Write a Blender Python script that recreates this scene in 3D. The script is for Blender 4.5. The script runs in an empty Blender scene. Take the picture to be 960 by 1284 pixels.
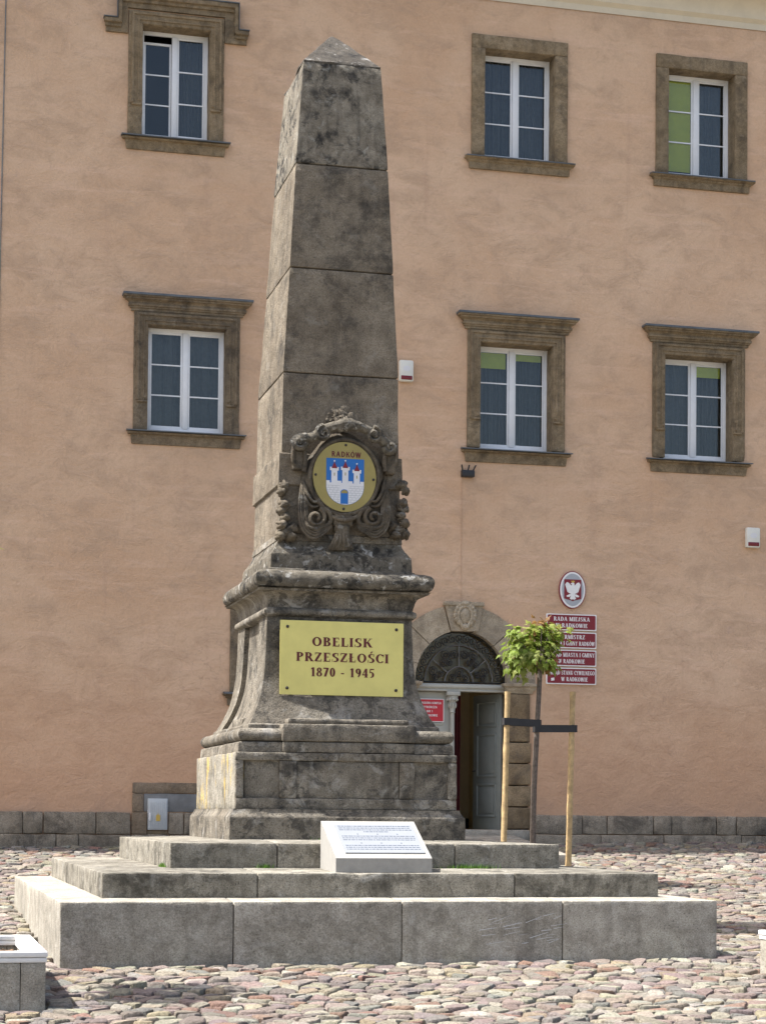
import bpy, math, random
from mathutils import Vector, Matrix, noise

# ------------------------------------------------------------------ camera, sky, sun, exposure
scene = bpy.context.scene
COL = scene.collection
YAW, PITCH, ROLL = 0.241714, 0.0255029, 0.00840927
fw = Vector((math.sin(YAW)*math.cos(PITCH), math.cos(YAW)*math.cos(PITCH), math.sin(PITCH)))
rt = Vector((math.cos(YAW), -math.sin(YAW), 0)); up = rt.cross(fw)
r2 = rt*math.cos(ROLL)+up*math.sin(ROLL); u2 = -rt*math.sin(ROLL)+up*math.cos(ROLL)
cam = bpy.data.objects.new('camera', bpy.data.cameras.new('camera')); COL.objects.link(cam)
M = Matrix.Identity(4)
for i in range(3):
    M[i][0] = r2[i]; M[i][1] = u2[i]; M[i][2] = -fw[i]
M[0][3], M[1][3], M[2][3] = -4.72, -22.05, 1.42
cam.matrix_world = M
cam.data.sensor_fit = 'AUTO'; cam.data.sensor_width = 36
cam.data.lens = 2448.89/1284*36
cam.data.shift_y = (959.01-642)/1284
cam.data.clip_start = 0.1; cam.data.clip_end = 6000
scene.camera = cam

SUN = Vector((-0.58, 0.075, 1.0)).normalized()
world = bpy.data.worlds.new('World'); scene.world = world; world.use_nodes = True
wn = world.node_tree; wn.nodes.clear()
sky = wn.nodes.new('ShaderNodeTexSky'); sky.sky_type = 'NISHITA'; sky.sun_disc = False
sky.sun_elevation = math.asin(SUN.z); sky.sun_rotation = math.atan2(SUN.x, SUN.y)
sky.air_density = 1.0; sky.dust_density = 4.0; sky.ozone_density = 0.6
bg = wn.nodes.new('ShaderNodeBackground'); bg.inputs[1].default_value = 0.102
wo = wn.nodes.new('ShaderNodeOutputWorld')
wn.links.new(sky.outputs[0], bg.inputs[0]); wn.links.new(bg.outputs[0], wo.inputs[0])
sl = bpy.data.lights.new('sun', 'SUN'); sl.energy = 3.9; sl.angle = math.radians(0.53); sl.color = (1.0, 0.98, 0.955)
so = bpy.data.objects.new('sun', sl); COL.objects.link(so)
so.rotation_euler = SUN.to_track_quat('Z', 'Y').to_euler(); so.location = (-12, 0, 25)
vs = scene.view_settings
vs.view_transform = 'Standard'; vs.look = 'None'; vs.gamma = 1; vs.use_curve_mapping = False
vs.exposure = 1.38

random.seed(7)
N3 = lambda x, y, z: noise.noise(Vector((x, y, z)))

# ------------------------------------------------------------------ node / material helpers
def mat(name):
    m = bpy.data.materials.new(name); m.use_nodes = True
    nt = m.node_tree; nt.nodes.clear()
    out = nt.nodes.new('ShaderNodeOutputMaterial')
    p = nt.nodes.new('ShaderNodeBsdfPrincipled')
    nt.links.new(p.outputs[0], out.inputs[0])
    return m, nt, p
def nd(nt, t, **kw):
    n = nt.nodes.new(t)
    for k, v in kw.items(): setattr(n, k, v)
    return n
def setin(nt, sock, v):
    if hasattr(v, 'is_output'): nt.links.new(v, sock)
    elif isinstance(v, (tuple, list)) and len(v) == 3 and sock.type == 'RGBA': sock.default_value = (*v, 1)
    else: sock.default_value = v
def noise_tex(nt, vec, scale, detail=4, rough=0.6, dist=0.0):
    n = nd(nt, 'ShaderNodeTexNoise'); nt.links.new(vec, n.inputs['Vector'])
    n.inputs['Scale'].default_value = scale; n.inputs['Detail'].default_value = detail
    n.inputs['Roughness'].default_value = rough; n.inputs['Distortion'].default_value = dist
    return n.outputs['Fac']
def ramp(nt, fac, a, b, ca=0.0, cb=1.0):
    n = nd(nt, 'ShaderNodeMapRange'); n.interpolation_type = 'SMOOTHSTEP'
    setin(nt, n.inputs[0], fac)
    n.inputs[1].default_value = a; n.inputs[2].default_value = b
    n.inputs[3].default_value = ca; n.inputs[4].default_value = cb
    return n.outputs[0]
def mixc(nt, fac, a, b, mode='MIX'):
    n = nd(nt, 'ShaderNodeMix', data_type='RGBA', blend_type=mode)
    setin(nt, n.inputs[0], fac); setin(nt, n.inputs[6], a); setin(nt, n.inputs[7], b)
    return n.outputs[2]
def mth(nt, op, a, b=0.0):
    n = nd(nt, 'ShaderNodeMath', operation=op); setin(nt, n.inputs[0], a); setin(nt, n.inputs[1], b)
    return n.outputs[0]
def bump(nt, h, dist, strength=1.0, prev=None):
    n = nd(nt, 'ShaderNodeBump'); nt.links.new(h, n.inputs['Height'])
    n.inputs['Distance'].default_value = dist; n.inputs['Strength'].default_value = strength
    if prev: nt.links.new(prev, n.inputs['Normal'])
    return n.outputs[0]
def mapping(nt, vec, scale):
    n = nd(nt, 'ShaderNodeMapping'); nt.links.new(vec, n.inputs[0]); n.inputs['Scale'].default_value = scale
    return n.outputs[0]
def objvec(nt, randomise=True):
    tc = nd(nt, 'ShaderNodeTexCoord')
    if not randomise: return tc.outputs['Object']
    oi = nd(nt, 'ShaderNodeObjectInfo')
    c = nd(nt, 'ShaderNodeVectorMath', operation='SCALE'); c.inputs[0].default_value = (31.7, 17.3, 11.9)
    nt.links.new(oi.outputs['Random'], c.inputs['Scale'])
    a = nd(nt, 'ShaderNodeVectorMath', operation='ADD')
    nt.links.new(tc.outputs['Object'], a.inputs[0]); nt.links.new(c.outputs[0], a.inputs[1])
    return a.outputs[0]
def stone(name, c1, c2, dark=(0.035, 0.033, 0.03), dark_amt=0.6, speck=0.5, streak=0.4, pale=None, pale_amt=0.0, scale=1.0, bmp=0.006, rand=0.25, lichen=None, blotch=0.0):
    m, nt, p = mat(name); v = objvec(nt)
    raw = nd(nt, 'ShaderNodeTexCoord').outputs['Object']
    big = noise_tex(nt, v, 1.3*scale, 5, 0.6); mid = noise_tex(nt, v, 6*scale, 6, 0.65); fine = noise_tex(nt, v, 70*scale, 4, 0.7)
    col = mixc(nt, ramp(nt, big, 0.3, 0.7), c1, c2)
    col = mixc(nt, ramp(nt, mid, 0.35, 0.7, 0.0, 0.7), mixc(nt, 1.0, col, (1.18, 1.16, 1.12), 'MULTIPLY'), mixc(nt, 1.0, col, (0.66, 0.63, 0.58), 'MULTIPLY'))
    # soft grain
    col = mixc(nt, ramp(nt, fine, 0.3, 0.7, 0.0, 0.85), col, mixc(nt, 1.0, col, (0.5, 0.48, 0.45), 'MULTIPLY'))
    # vertical run-off streaks
    st = noise_tex(nt, mapping(nt, v, (5*scale, 5*scale, 0.35*scale)), 1.0, 5, 0.6)
    col = mixc(nt, ramp(nt, st, 0.5, 0.78, 0, streak), col, dark)
    # black crust patches
    patch = noise_tex(nt, v, 2.1*scale, 8, 0.72, 0.4)
    col = mixc(nt, ramp(nt, patch, 0.48, 0.68, 0, dark_amt), col, dark)
    if blotch:
        bn = noise_tex(nt, v, 8.5, 5, 0.62, 0.8); bm = noise_tex(nt, v, 1.7, 3, 0.6)
        col = mixc(nt, mth(nt, 'MULTIPLY', ramp(nt, bn, 0.5, 0.58, 0, blotch), ramp(nt, bm, 0.42, 0.56)), col, dark)
    # pits and specks
    sp = noise_tex(nt, v, 62*scale, 3, 0.6)
    col = mixc(nt, ramp(nt, sp, 0.59, 0.69, 0, speck), col, dark)
    sp2 = noise_tex(nt, v, 170*scale, 2, 0.5); col = mixc(nt, ramp(nt, sp2, 0.58, 0.7, 0, speck*0.8), col, dark)
    if pale:
        pn = noise_tex(nt, v, 3.4*scale, 7, 0.7, 0.6)
        col = mixc(nt, ramp(nt, pn, 0.55, 0.68, 0, pale_amt), col, pale)
    if lichen:
        ln = noise_tex(nt, mapping(nt, v, (6, 6, 2.2)), 1.0, 6, 0.7)
        col = mixc(nt, ramp(nt, ln, 0.53, 0.62, 0, lichen[1]), col, lichen[0])
    oi = nd(nt, 'ShaderNodeObjectInfo')
    hsv = nd(nt, 'ShaderNodeHueSaturation'); nt.links.new(col, hsv.inputs['Color'])
    nt.links.new(ramp(nt, oi.outputs['Random'], 0, 1, 1-rand, 1+rand), hsv.inputs['Value'])
    nt.links.new(hsv.outputs[0], p.inputs['Base Color'])
    p.inputs['Roughness'].default_value = 0.92; p.inputs['Specular IOR Level'].default_value = 0.2
    b = bump(nt, mid, bmp*5, 0.9); b = bump(nt, noise_tex(nt, v, 19*scale, 4, 0.7), bmp*2.5, 1.0, b); b = bump(nt, fine, bmp*1.2, 1.0, b); b = bump(nt, sp, -bmp*1.2, 0.9, b)
    nt.links.new(b, p.inputs['Normal'])
    return m
def plain(name, c, rough=0.5, var=0.12, scale=8, bmp=0.0, metal=0.0, spec=0.5):
    m, nt, p = mat(name); v = objvec(nt, False)
    n = noise_tex(nt, v, scale, 5, 0.65)
    col = mixc(nt, ramp(nt, n, 0.25, 0.75), tuple(x*(1-var) for x in c), tuple(min(1, x*(1+var)) for x in c))
    nt.links.new(col, p.inputs['Base Color'])
    p.inputs['Roughness'].default_value = rough; p.inputs['Metallic'].default_value = metal
    p.inputs['Specular IOR Level'].default_value = spec
    if bmp: nt.links.new(bump(nt, noise_tex(nt, v, scale*6, 4, 0.6), bmp), p.inputs['Normal'])
    return m
def attr_mat(name, rough=0.85, grain=0.35, trans=0.0, scale=30, bmp=0.004):
    m, nt, p = mat(name)
    a = nd(nt, 'ShaderNodeAttribute', attribute_name='Col'); v = objvec(nt, False)
    n = noise_tex(nt, v, scale, 5, 0.65)
    col = mixc(nt, ramp(nt, n, 0.3, 0.75, 0, grain), a.outputs['Color'], mixc(nt, 1.0, a.outputs['Color'], (0.45, 0.43, 0.4), 'MULTIPLY'))
    nt.links.new(col, p.inputs['Base Color']); p.inputs['Roughness'].default_value = rough
    p.inputs['Specular IOR Level'].default_value = 0.25
    if bmp: nt.links.new(bump(nt, n, bmp), p.inputs['Normal'])
    if trans:
        t = nd(nt, 'ShaderNodeBsdfTranslucent'); nt.links.new(a.outputs['Color'], t.inputs[0])
        mx = nd(nt, 'ShaderNodeMixShader'); mx.inputs[0].default_value = trans
        nt.links.new(p.outputs[0], mx.inputs[1]); nt.links.new(t.outputs[0], mx.inputs[2])
        o = [x for x in nt.nodes if x.type == 'OUTPUT_MATERIAL'][0]; nt.links.new(mx.outputs[0], o.inputs[0])
    return m

MT = {}
def plaster_mat():
    m, nt, p = mat('peach plaster'); v = objvec(nt, False)
    big = noise_tex(nt, v, 0.35, 5, 0.62, 0.3); mid = noise_tex(nt, mapping(nt, v, (1.6, 1.6, 2.6)), 1.0, 7, 0.68, 0.5); fine = noise_tex(nt, v, 26, 5, 0.7)
    hor = noise_tex(nt, mapping(nt, v, (0.7, 0.7, 5.5)), 1.0, 6, 0.66, 0.4)
    ver = noise_tex(nt, mapping(nt, v, (4.5, 4.5, 0.3)), 1.0, 5, 0.6)
    col = mixc(nt, ramp(nt, big, 0.3, 0.72), (0.6, 0.395, 0.255), (0.68, 0.485, 0.335))
    col = mixc(nt, ramp(nt, mid, 0.42, 0.68, 0, 0.75), col, (0.5, 0.345, 0.235))
    col = mixc(nt, ramp(nt, hor, 0.5, 0.72, 0, 0.6), col, (0.72, 0.5, 0.355))
    col = mixc(nt, ramp(nt, ver, 0.58, 0.78, 0, 0.35), col, (0.496, 0.325, 0.231))
    col = mixc(nt, ramp(nt, noise_tex(nt, v, 1.7, 8, 0.75), 0.62, 0.72, 0, 0.5), col, (0.496, 0.351, 0.272))
    col = mixc(nt, ramp(nt, noise_tex(nt, v, 11, 5, 0.7), 0.68, 0.76, 0, 0.5), col, (0.409, 0.273, 0.204))
    # low zone: more orange, then browner just above the plinth, ragged top
    z = nd(nt, 'ShaderNodeSeparateXYZ'); nt.links.new(v, z.inputs[0])
    h = mth(nt, 'ADD', z.outputs['Z'], mth(nt, 'MULTIPLY', mid, -1.6))
    col = mixc(nt, ramp(nt, h, 0.6, 4.2, 0.6, 0.0), col, (0.585, 0.335, 0.2))
    col = mixc(nt, ramp(nt, h, 0.3, 1.1, 0.35, 0.0), col, (0.459, 0.325, 0.245))
    col = mixc(nt, ramp(nt, fine, 0.3, 0.75, 0, 0.3), col, mixc(nt, 1.0, col, (0.72, 0.68, 0.64), 'MULTIPLY'))
    # hairline cracks
    vo = nd(nt, 'ShaderNodeTexVoronoi', feature='DISTANCE_TO_EDGE'); vo.inputs['Scale'].default_value = 0.55
    wv = nd(nt, 'ShaderNodeVectorMath', operation='ADD'); nz = nd(nt, 'ShaderNodeTexNoise'); nz.inputs['Scale'].default_value = 2.2; nz.inputs['Detail'].default_value = 6
    nt.links.new(v, nz.inputs['Vector']); nt.links.new(v, wv.inputs[0]); nt.links.new(nz.outputs['Color'], wv.inputs[1]); nt.links.new(wv.outputs[0], vo.inputs['Vector'])
    crack = mth(nt, 'MULTIPLY', ramp(nt, vo.outputs['Distance'], 0.0, 0.006, 1, 0), ramp(nt, big, 0.5, 0.6))
    col = mixc(nt, mth(nt, 'MULTIPLY', crack, 0.28), col, (0.298, 0.195, 0.150))
    nt.links.new(col, p.inputs['Base Color']); p.inputs['Roughness'].default_value = 0.95; p.inputs['Specular IOR Level'].default_value = 0.15
    b = bump(nt, mid, 0.04, 0.9); b = bump(nt, noise_tex(nt, v, 5, 6, 0.65, 0.8), 0.02, 0.9, b); b = bump(nt, fine, 0.004, 1.0, b)
    nt.links.new(b, p.inputs['Normal'])
    return m
MT['plaster'] = plaster_mat()
MT['shaft'] = stone('dark sandstone', (0.2, 0.17, 0.132), (0.275, 0.24, 0.19), dark_amt=0.75, speck=0.5, streak=0.45, pale=(0.3, 0.285, 0.25), pale_amt=0.3, rand=0.08, blotch=0.25)
MT['shaft_top'] = stone('lichen blackened sandstone', (0.24, 0.215, 0.175), (0.32, 0.295, 0.245), dark_amt=1.0, speck=0.8, streak=0.75, pale=(0.42, 0.42, 0.38), pale_amt=0.45, scale=1.9, rand=0.05, blotch=0.95)
MT['tip'] = stone('blackened tip stone', (0.1, 0.09, 0.078), (0.16, 0.145, 0.125), dark_amt=0.8, speck=0.6, streak=0.2, pale=(0.4, 0.39, 0.36), pale_amt=0.9, scale=2.2, rand=0.02)
MT['pedestal'] = stone('pedestal sandstone', (0.205, 0.182, 0.148), (0.305, 0.28, 0.235), dark_amt=0.85, speck=0.8, streak=0.65, pale=(0.42, 0.4, 0.355), pale_amt=0.55, rand=0.1, blotch=0.6)
MT['cap'] = stone('weathered cap stone', (0.2, 0.18, 0.145), (0.29, 0.265, 0.22), dark_amt=0.95, speck=0.9, streak=0.2, blotch=0.8, pale=(0.5, 0.485, 0.44), pale_amt=0.9, scale=3.0, rand=0.05)
MT['lichen'] = stone('pedestal stone with yellow lichen', (0.34, 0.32, 0.27), (0.42, 0.4, 0.35), dark_amt=0.5, speck=0.6, streak=0.6, rand=0.03, lichen=((0.5, 0.36, 0.1), 0.85))
MT['carving'] = stone('carved sandstone', (0.15, 0.125, 0.095), (0.22, 0.19, 0.145), dark_amt=0.75, speck=0.5, streak=0.35, pale=(0.42, 0.41, 0.37), pale_amt=0.4, scale=2, rand=0.1)
MT['step'] = stone('terrazzo step stone', (0.4, 0.378, 0.33), (0.48, 0.457, 0.405), dark=(0.1, 0.09, 0.072), blotch=0.22, dark_amt=0.4, speck=0.75, streak=0.4, pale=(0.55, 0.53, 0.48), pale_amt=0.25, rand=0.07, bmp=0.003)
MT['step_dark'] = stone('grimy step stone', (0.27, 0.255, 0.218), (0.37, 0.352, 0.305), dark=(0.06, 0.055, 0.044), blotch=0.5, dark_amt=0.9, speck=0.9, streak=0.85, pale=(0.5, 0.49, 0.45), pale_amt=0.3, rand=0.12, bmp=0.004)
MT['mortar'] = plain('dark mortar', (0.09, 0.08, 0.07), 0.95, 0.3, 12)
MT['plinth'] = stone('grey plinth stone', (0.33, 0.285, 0.225), (0.43, 0.375, 0.305), dark_amt=0.65, speck=0.7, streak=0.5, rand=0.2)
MT['surround'] = stone('brown window stone', (0.29, 0.225, 0.145), (0.37, 0.295, 0.2), dark=(0.06, 0.05, 0.04), dark_amt=0.55, speck=0.5, streak=0.5, pale=(0.4, 0.33, 0.24), pale_amt=0.35, rand=0.08, scale=1.4)
MT['surround_dark'] = stone('sooty window stone', (0.24, 0.19, 0.135), (0.32, 0.26, 0.185), dark=(0.05, 0.045, 0.04), dark_amt=0.65, speck=0.5, streak=0.6, pale=(0.38, 0.33, 0.26), pale_amt=0.35, rand=0.08, scale=1.4)
MT['arch'] = stone('pale arch stone', (0.44, 0.375, 0.285), (0.52, 0.45, 0.35), dark=(0.15, 0.125, 0.1), dark_amt=0.4, speck=0.4, streak=0.35, rand=0.08)
MT['jamb'] = stone('brown door jamb stone', (0.26, 0.19, 0.115), (0.35, 0.27, 0.175), dark=(0.06, 0.05, 0.045), dark_amt=0.6, speck=0.6, streak=0.5, rand=0.15)
MT['cream'] = plain('cream cornice paint', (0.62, 0.55, 0.42), 0.8, 0.06, 3, 0.002)
MT['lead'] = plain('lead sheet', (0.1, 0.11, 0.12), 0.55, 0.25, 6, 0.003)
MT['white'] = plain('white window paint', (0.78, 0.79, 0.8), 0.4, 0.04, 5)
MT['doorpaint'] = plain('grey green door paint', (0.25, 0.262, 0.235), 0.5, 0.08, 5, 0.001)
MT['transom'] = plain('pale grey door paint', (0.42, 0.41, 0.355), 0.6, 0.08, 5, 0.001)
MT['iron'] = plain('wrought iron', (0.028, 0.026, 0.024), 0.6, 0.25, 20, 0, 0.3)
MT['iron_grey'] = plain('grey painted iron', (0.13, 0.125, 0.12), 0.6, 0.2, 20)
MT['dark'] = plain('unlit room', (0.06, 0.058, 0.056), 0.95, 0.1, 2)
MT['beige'] = plain('beige lobby plaster', (0.75, 0.6, 0.36), 0.9, 0.06, 3)
MT['curtain_red'] = plain('dark red drape', (0.1, 0.012, 0.014), 0.9, 0.2, 9)
MT['green'] = plain('green roller blind', (0.62, 0.66, 0.09), 0.85, 0.05, 12)
MT['curtain'] = plain('grey net curtain', (0.12, 0.13, 0.145), 0.9, 0.12, 15)
MT['brass'] = plain('brushed brass plate', (0.7, 0.62, 0.2), 0.42, 0.06, 4, 0.0, 0.2)
MT['brass_dark'] = plain('olive brass plate', (0.33, 0.26, 0.085), 0.4, 0.08, 5, 0.0, 0.35)
MT['maroon'] = plain('maroon lettering', (0.1, 0.006, 0.009), 0.5, 0.05)
MT['screw'] = plain('dark screw', (0.03, 0.022, 0.018), 0.4, 0.1)
MT['blue'] = plain('enamel blue', (0.012, 0.13, 0.42), 0.4, 0.04)
MT['silver'] = plain('pale enamel', (0.66, 0.66, 0.67), 0.45, 0.03)
MT['greyline'] = plain('grey joint line', (0.3, 0.31, 0.33), 0.5, 0.05)
MT['signred'] = plain('dark red enamel', (0.2, 0.008, 0.018), 0.35, 0.05)
MT['signbright'] = plain('bright red enamel', (0.55, 0.02, 0.035), 0.4, 0.05)
MT['signwhite'] = plain('white enamel', (0.8, 0.79, 0.77), 0.4, 0.03)
MT['gold'] = plain('gold paint', (0.6, 0.4, 0.08), 0.4, 0.05)
MT['greyenamel'] = plain('grey enamel', (0.38, 0.4, 0.43), 0.4, 0.04)
MT['plastic'] = plain('cream plastic', (0.68, 0.67, 0.6), 0.45, 0.04)
MT['redplastic'] = plain('dark red lens', (0.16, 0.012, 0.015), 0.25, 0.05)
MT['black'] = plain('black plastic', (0.018, 0.018, 0.02), 0.5, 0.1)
MT['pvcgrey'] = plain('grey cabinet paint', (0.5, 0.52, 0.52), 0.5, 0.08, 6)
MT['cement'] = plain('grey cement render', (0.2, 0.2, 0.195), 0.95, 0.2, 5, 0.004)
MT['patch'] = stone('bare stone patch', (0.27, 0.21, 0.15), (0.34, 0.27, 0.2), dark=(0.08, 0.07, 0.06), dark_amt=0.5, rand=0.1)
MT['infostone'] = plain('pale sandblasted stone', (0.315, 0.302, 0.272), 0.9, 0.08, 14, 0.002)
MT['plate'] = plain('pale metal plate', (0.275, 0.29, 0.305), 0.5, 0.03, 6, 0, 0.1)
MT['ink'] = plain('blue grey print', (0.1, 0.12, 0.16), 0.6, 0.1)
MT['bamboo'] = plain('peeled wooden stake', (0.47, 0.33, 0.16), 0.7, 0.3, 10, 0.003)
MT['strap'] = plain('black rubber strap', (0.025, 0.025, 0.027), 0.7, 0.15)
MT['bark'] = plain('young maple bark', (0.13, 0.105, 0.085), 0.9, 0.4, 22, 0.006)
MT['planter'] = stone('washed concrete planter', (0.37, 0.35, 0.3), (0.43, 0.41, 0.36), dark=(0.12, 0.11, 0.095), dark_amt=0.3, speck=0.7, streak=0.3, rand=0.04, bmp=0.003)
MT['rim'] = plain('white planter rim', (0.7, 0.69, 0.66), 0.7, 0.06, 6, 0.001)
MT['soil'] = plain('wood chips', (0.16, 0.11, 0.07), 0.95, 0.5, 40, 0.02)
MT['cobble'] = attr_mat('cobble stone', 0.88, 0.95, 0, 42, 0.02)
MT['leaf'] = attr_mat('maple leaf', 0.55, 0.15, 0.4, 20, 0)
MT['roof'] = plain('roof tiles', (0.3, 0.1, 0.06), 0.85, 0.3, 4)
MT['slab'] = stone('smooth paving slab', (0.4, 0.37, 0.32), (0.47, 0.44, 0.385), dark=(0.16, 0.14, 0.12), dark_amt=0.3, speck=0.4, streak=0.1, rand=0.08)
def glass_mat():
    m, nt, p = mat('window glass')
    nt.nodes.remove(p); o = nt.nodes[0]
    fr = nd(nt, 'ShaderNodeFresnel'); fr.inputs[0].default_value = 1.5
    g = nd(nt, 'ShaderNodeBsdfGlossy'); g.inputs['Roughness'].default_value = 0.02; g.inputs['Color'].default_value = (0.86, 0.87, 0.88, 1)
    t = nd(nt, 'ShaderNodeBsdfTransparent'); t.inputs[0].default_value = (0.88, 0.9, 0.89, 1)
    v = objvec(nt); nt.links.new(bump(nt, noise_tex(nt, v, 2.2, 2, 0.5), 0.004, 0.6), g.inputs['Normal'])
    mx = nd(nt, 'ShaderNodeMixShader'); nt.links.new(fr.outputs[0], mx.inputs[0]); nt.links.new(t.outputs[0], mx.inputs[1]); nt.links.new(g.outputs[0], mx.inputs[2])
    nt.links.new(mx.outputs[0], o.inputs[0])
    return m
MT['glass'] = glass_mat()

# ------------------------------------------------------------------ object helpers
def tag(o, label=None, cat=None, group=None, kind=None):
    if label: o['label'] = label
    if cat: o['category'] = cat
    if group: o['group'] = group
    if kind: o['kind'] = kind
    return o
def empty(name, label, cat, group=None, loc=(0, 0, 0)):
    o = bpy.data.objects.new(name, None); o.empty_display_size = 0.2; COL.objects.link(o); o.location = loc
    return tag(o, label, cat, group)
class MB:
    def __init__(s): s.v = []; s.f = []; s.c = []
    def add(s, vs, fs, col=None):
        b = len(s.v); s.v += [tuple(p) for p in vs]; s.f += [tuple(i+b for i in f) for f in fs]
        if col is not None: s.c += [col]*len(vs)
        return s
    def box(s, x0, x1, y0, y1, z0, z1, bev=0.0):
        if bev <= 0:
            vs = [(x0, y0, z0), (x1, y0, z0), (x1, y1, z0), (x0, y1, z0), (x0, y0, z1), (x1, y0, z1), (x1, y1, z1), (x0, y1, z1)]
            return s.add(vs, [(3, 2, 1, 0), (4, 5, 6, 7), (0, 1, 5, 4), (1, 2, 6, 5), (2, 3, 7, 6), (3, 0, 4, 7)])
        vs, fs = rbox(x0, x1, y0, y1, z0, z1, bev)
        return s.add(vs, fs)
    def tube(s, pts, rad, seg=8, caps=True, flat=1.0):
        pts = [Vector(p) for p in pts]; n = len(pts)
        if not hasattr(rad, '__len__'): rad = [rad]*n
        vs = []; ref = None
        for i, p in enumerate(pts):
            t = (pts[min(i+1, n-1)]-pts[max(i-1, 0)]).normalized()
            if ref is None: ref = Vector((0, 1, 0)) if abs(t.y) < 0.9 else Vector((1, 0, 0))
            a = (ref-t*ref.dot(t)).normalized(); b = t.cross(a); ref = a
            for k in range(seg):
                an = 2*math.pi*k/seg
                vs.append(p+a*math.cos(an)*rad[i]*flat+b*math.sin(an)*rad[i])
        fs = []
        for i in range(n-1):
            for k in range(seg):
                k2 = (k+1) % seg
                fs.append((i*seg+k, i*seg+k2, (i+1)*seg+k2, (i+1)*seg+k))
        if caps: fs += [tuple(range(seg-1, -1, -1)), tuple(range((n-1)*seg, n*seg))]
        return s.add(vs, fs)
    def blob(s, c, r, seed=0, amp=0.25, nu=12, nv=8, freq=2.0):
        vs = []; fs = []
        for j in range(nv+1):
            th = math.pi*j/nv
            for i in range(nu):
                ph = 2*math.pi*i/nu
                d = Vector((math.sin(th)*math.cos(ph), math.sin(th)*math.sin(ph), math.cos(th)))
                k = 1+amp*N3(d.x*freq+seed*3.1, d.y*freq+seed, d.z*freq)
                vs.append((c[0]+d.x*r[0]*k, c[1]+d.y*r[1]*k, c[2]+d.z*r[2]*k))
        for j in range(nv):
            for i in range(nu):
                i2 = (i+1) % nu
                fs.append((j*nu+i, (j+1)*nu+i, (j+1)*nu+i2, j*nu+i2))
        return s.add(vs, fs)
    def slabxz(s, poly, y0, y1):
        "flat plate: outline in (x, z), counter-clockwise, from y0 (front) to y1 (back)"
        n = len(poly)
        vs = [(x, y0, z) for x, z in poly]+[(x, y1, z) for x, z in poly]
        fs = [tuple(range(n)), tuple(range(2*n-1, n-1, -1))]
        for i in range(n):
            j = (i+1) % n
            fs.append((j, i, n+i, n+j))
        return s.add(vs, fs)
    def build(s, name, m, parent=None, smooth=False, angle=35):
        me = bpy.data.meshes.new(name); me.from_pydata(s.v, [], s.f); me.validate(); me.update()
        if s.c and len(s.c) == len(me.vertices):
            a = me.color_attributes.new('Col', 'FLOAT_COLOR', 'POINT')
            a.data.foreach_set('color', [x for c in s.c for x in (*c, 1.0)])
        me.materials.append(MT[m] if isinstance(m, str) else m)
        if smooth:
            me.shade_smooth()
            if angle < 180: me.set_sharp_from_angle(angle=math.radians(angle))
        o = bpy.data.objects.new(name, me); COL.objects.link(o)
        if parent is not None: o.parent = parent
        return o
def rbox(x0, x1, y0, y1, z0, z1, r):
    r = min(r, (x1-x0)*0.45, (y1-y0)*0.45, (z1-z0)*0.45)
    return grid_box((x0, x1, y0, y1, z0, z1), 1e9, r, 0, 0)
def grid_box(b, cell, r, amp, seed, chip=0.0, topslope=None):
    "box with rounded, chipped edges and slightly uneven faces"
    x0, x1, y0, y1, z0, z1 = b
    def cuts(a, c):
        L = c-a; n = max(1, int(round((L-2*r)/cell)))
        return [a]+[a+r+(L-2*r)*i/n for i in range(n+1)]+[c]
    cs = (cuts(x0, x1), cuts(y0, y1), cuts(z0, z1))
    n = [len(c)-1 for c in cs]
    idx = {}; vs = []; fs = []
    def vid(i, j, k):
        key = (i, j, k)
        if key in idx: return idx[key]
        p = Vector((cs[0][i], cs[1][j], cs[2][k]))
        rr = r
        if chip:
            nz = N3(p.x*3.3+seed, p.y*3.3, p.z*3.3)+0.5*N3(p.x*9+seed, p.y*9, p.z*9)
            rr = r+chip*max(0.0, nz-0.42)**1.0*2.2
        q = Vector((min(max(p.x, x0+rr), x1-rr), min(max(p.y, y0+rr), y1-rr), min(max(p.z, z0+rr), z1-rr)))
        d = p-q
        if d.length > 1e-9:
            nn = d.normalized(); p = q+nn*rr
            if amp: p += nn*amp*N3(p.x*4+seed, p.y*4, p.z*4)
        if topslope and k >= n[2]-1: p.z += topslope(p.x, p.y)
        idx[key] = len(vs); vs.append(tuple(p)); return idx[key]
    for ax in range(3):
        o1, o2 = [(1, 2), (2, 0), (0, 1)][ax]
        for side in (0, n[ax]):
            for a in range(n[o1]):
                for c in range(n[o2]):
                    q = []
                    for da, dc in ((0, 0), (1, 0), (1, 1), (0, 1)):
                        t = [0, 0, 0]; t[ax] = side; t[o1] = a+da; t[o2] = c+dc
                        q.append(vid(*t))
                    fs.append(tuple(q) if side else tuple(reversed(q)))
    return vs, fs
def stone_block(name, b, m, parent, seed, cell=0.09, r=0.012, amp=0.004, chip=0.02, topslope=None):
    mb = MB(); mb.add(*grid_box(b, cell, r, amp, seed, chip, topslope))
    return mb.build(name, m, parent, True, 40)
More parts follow.
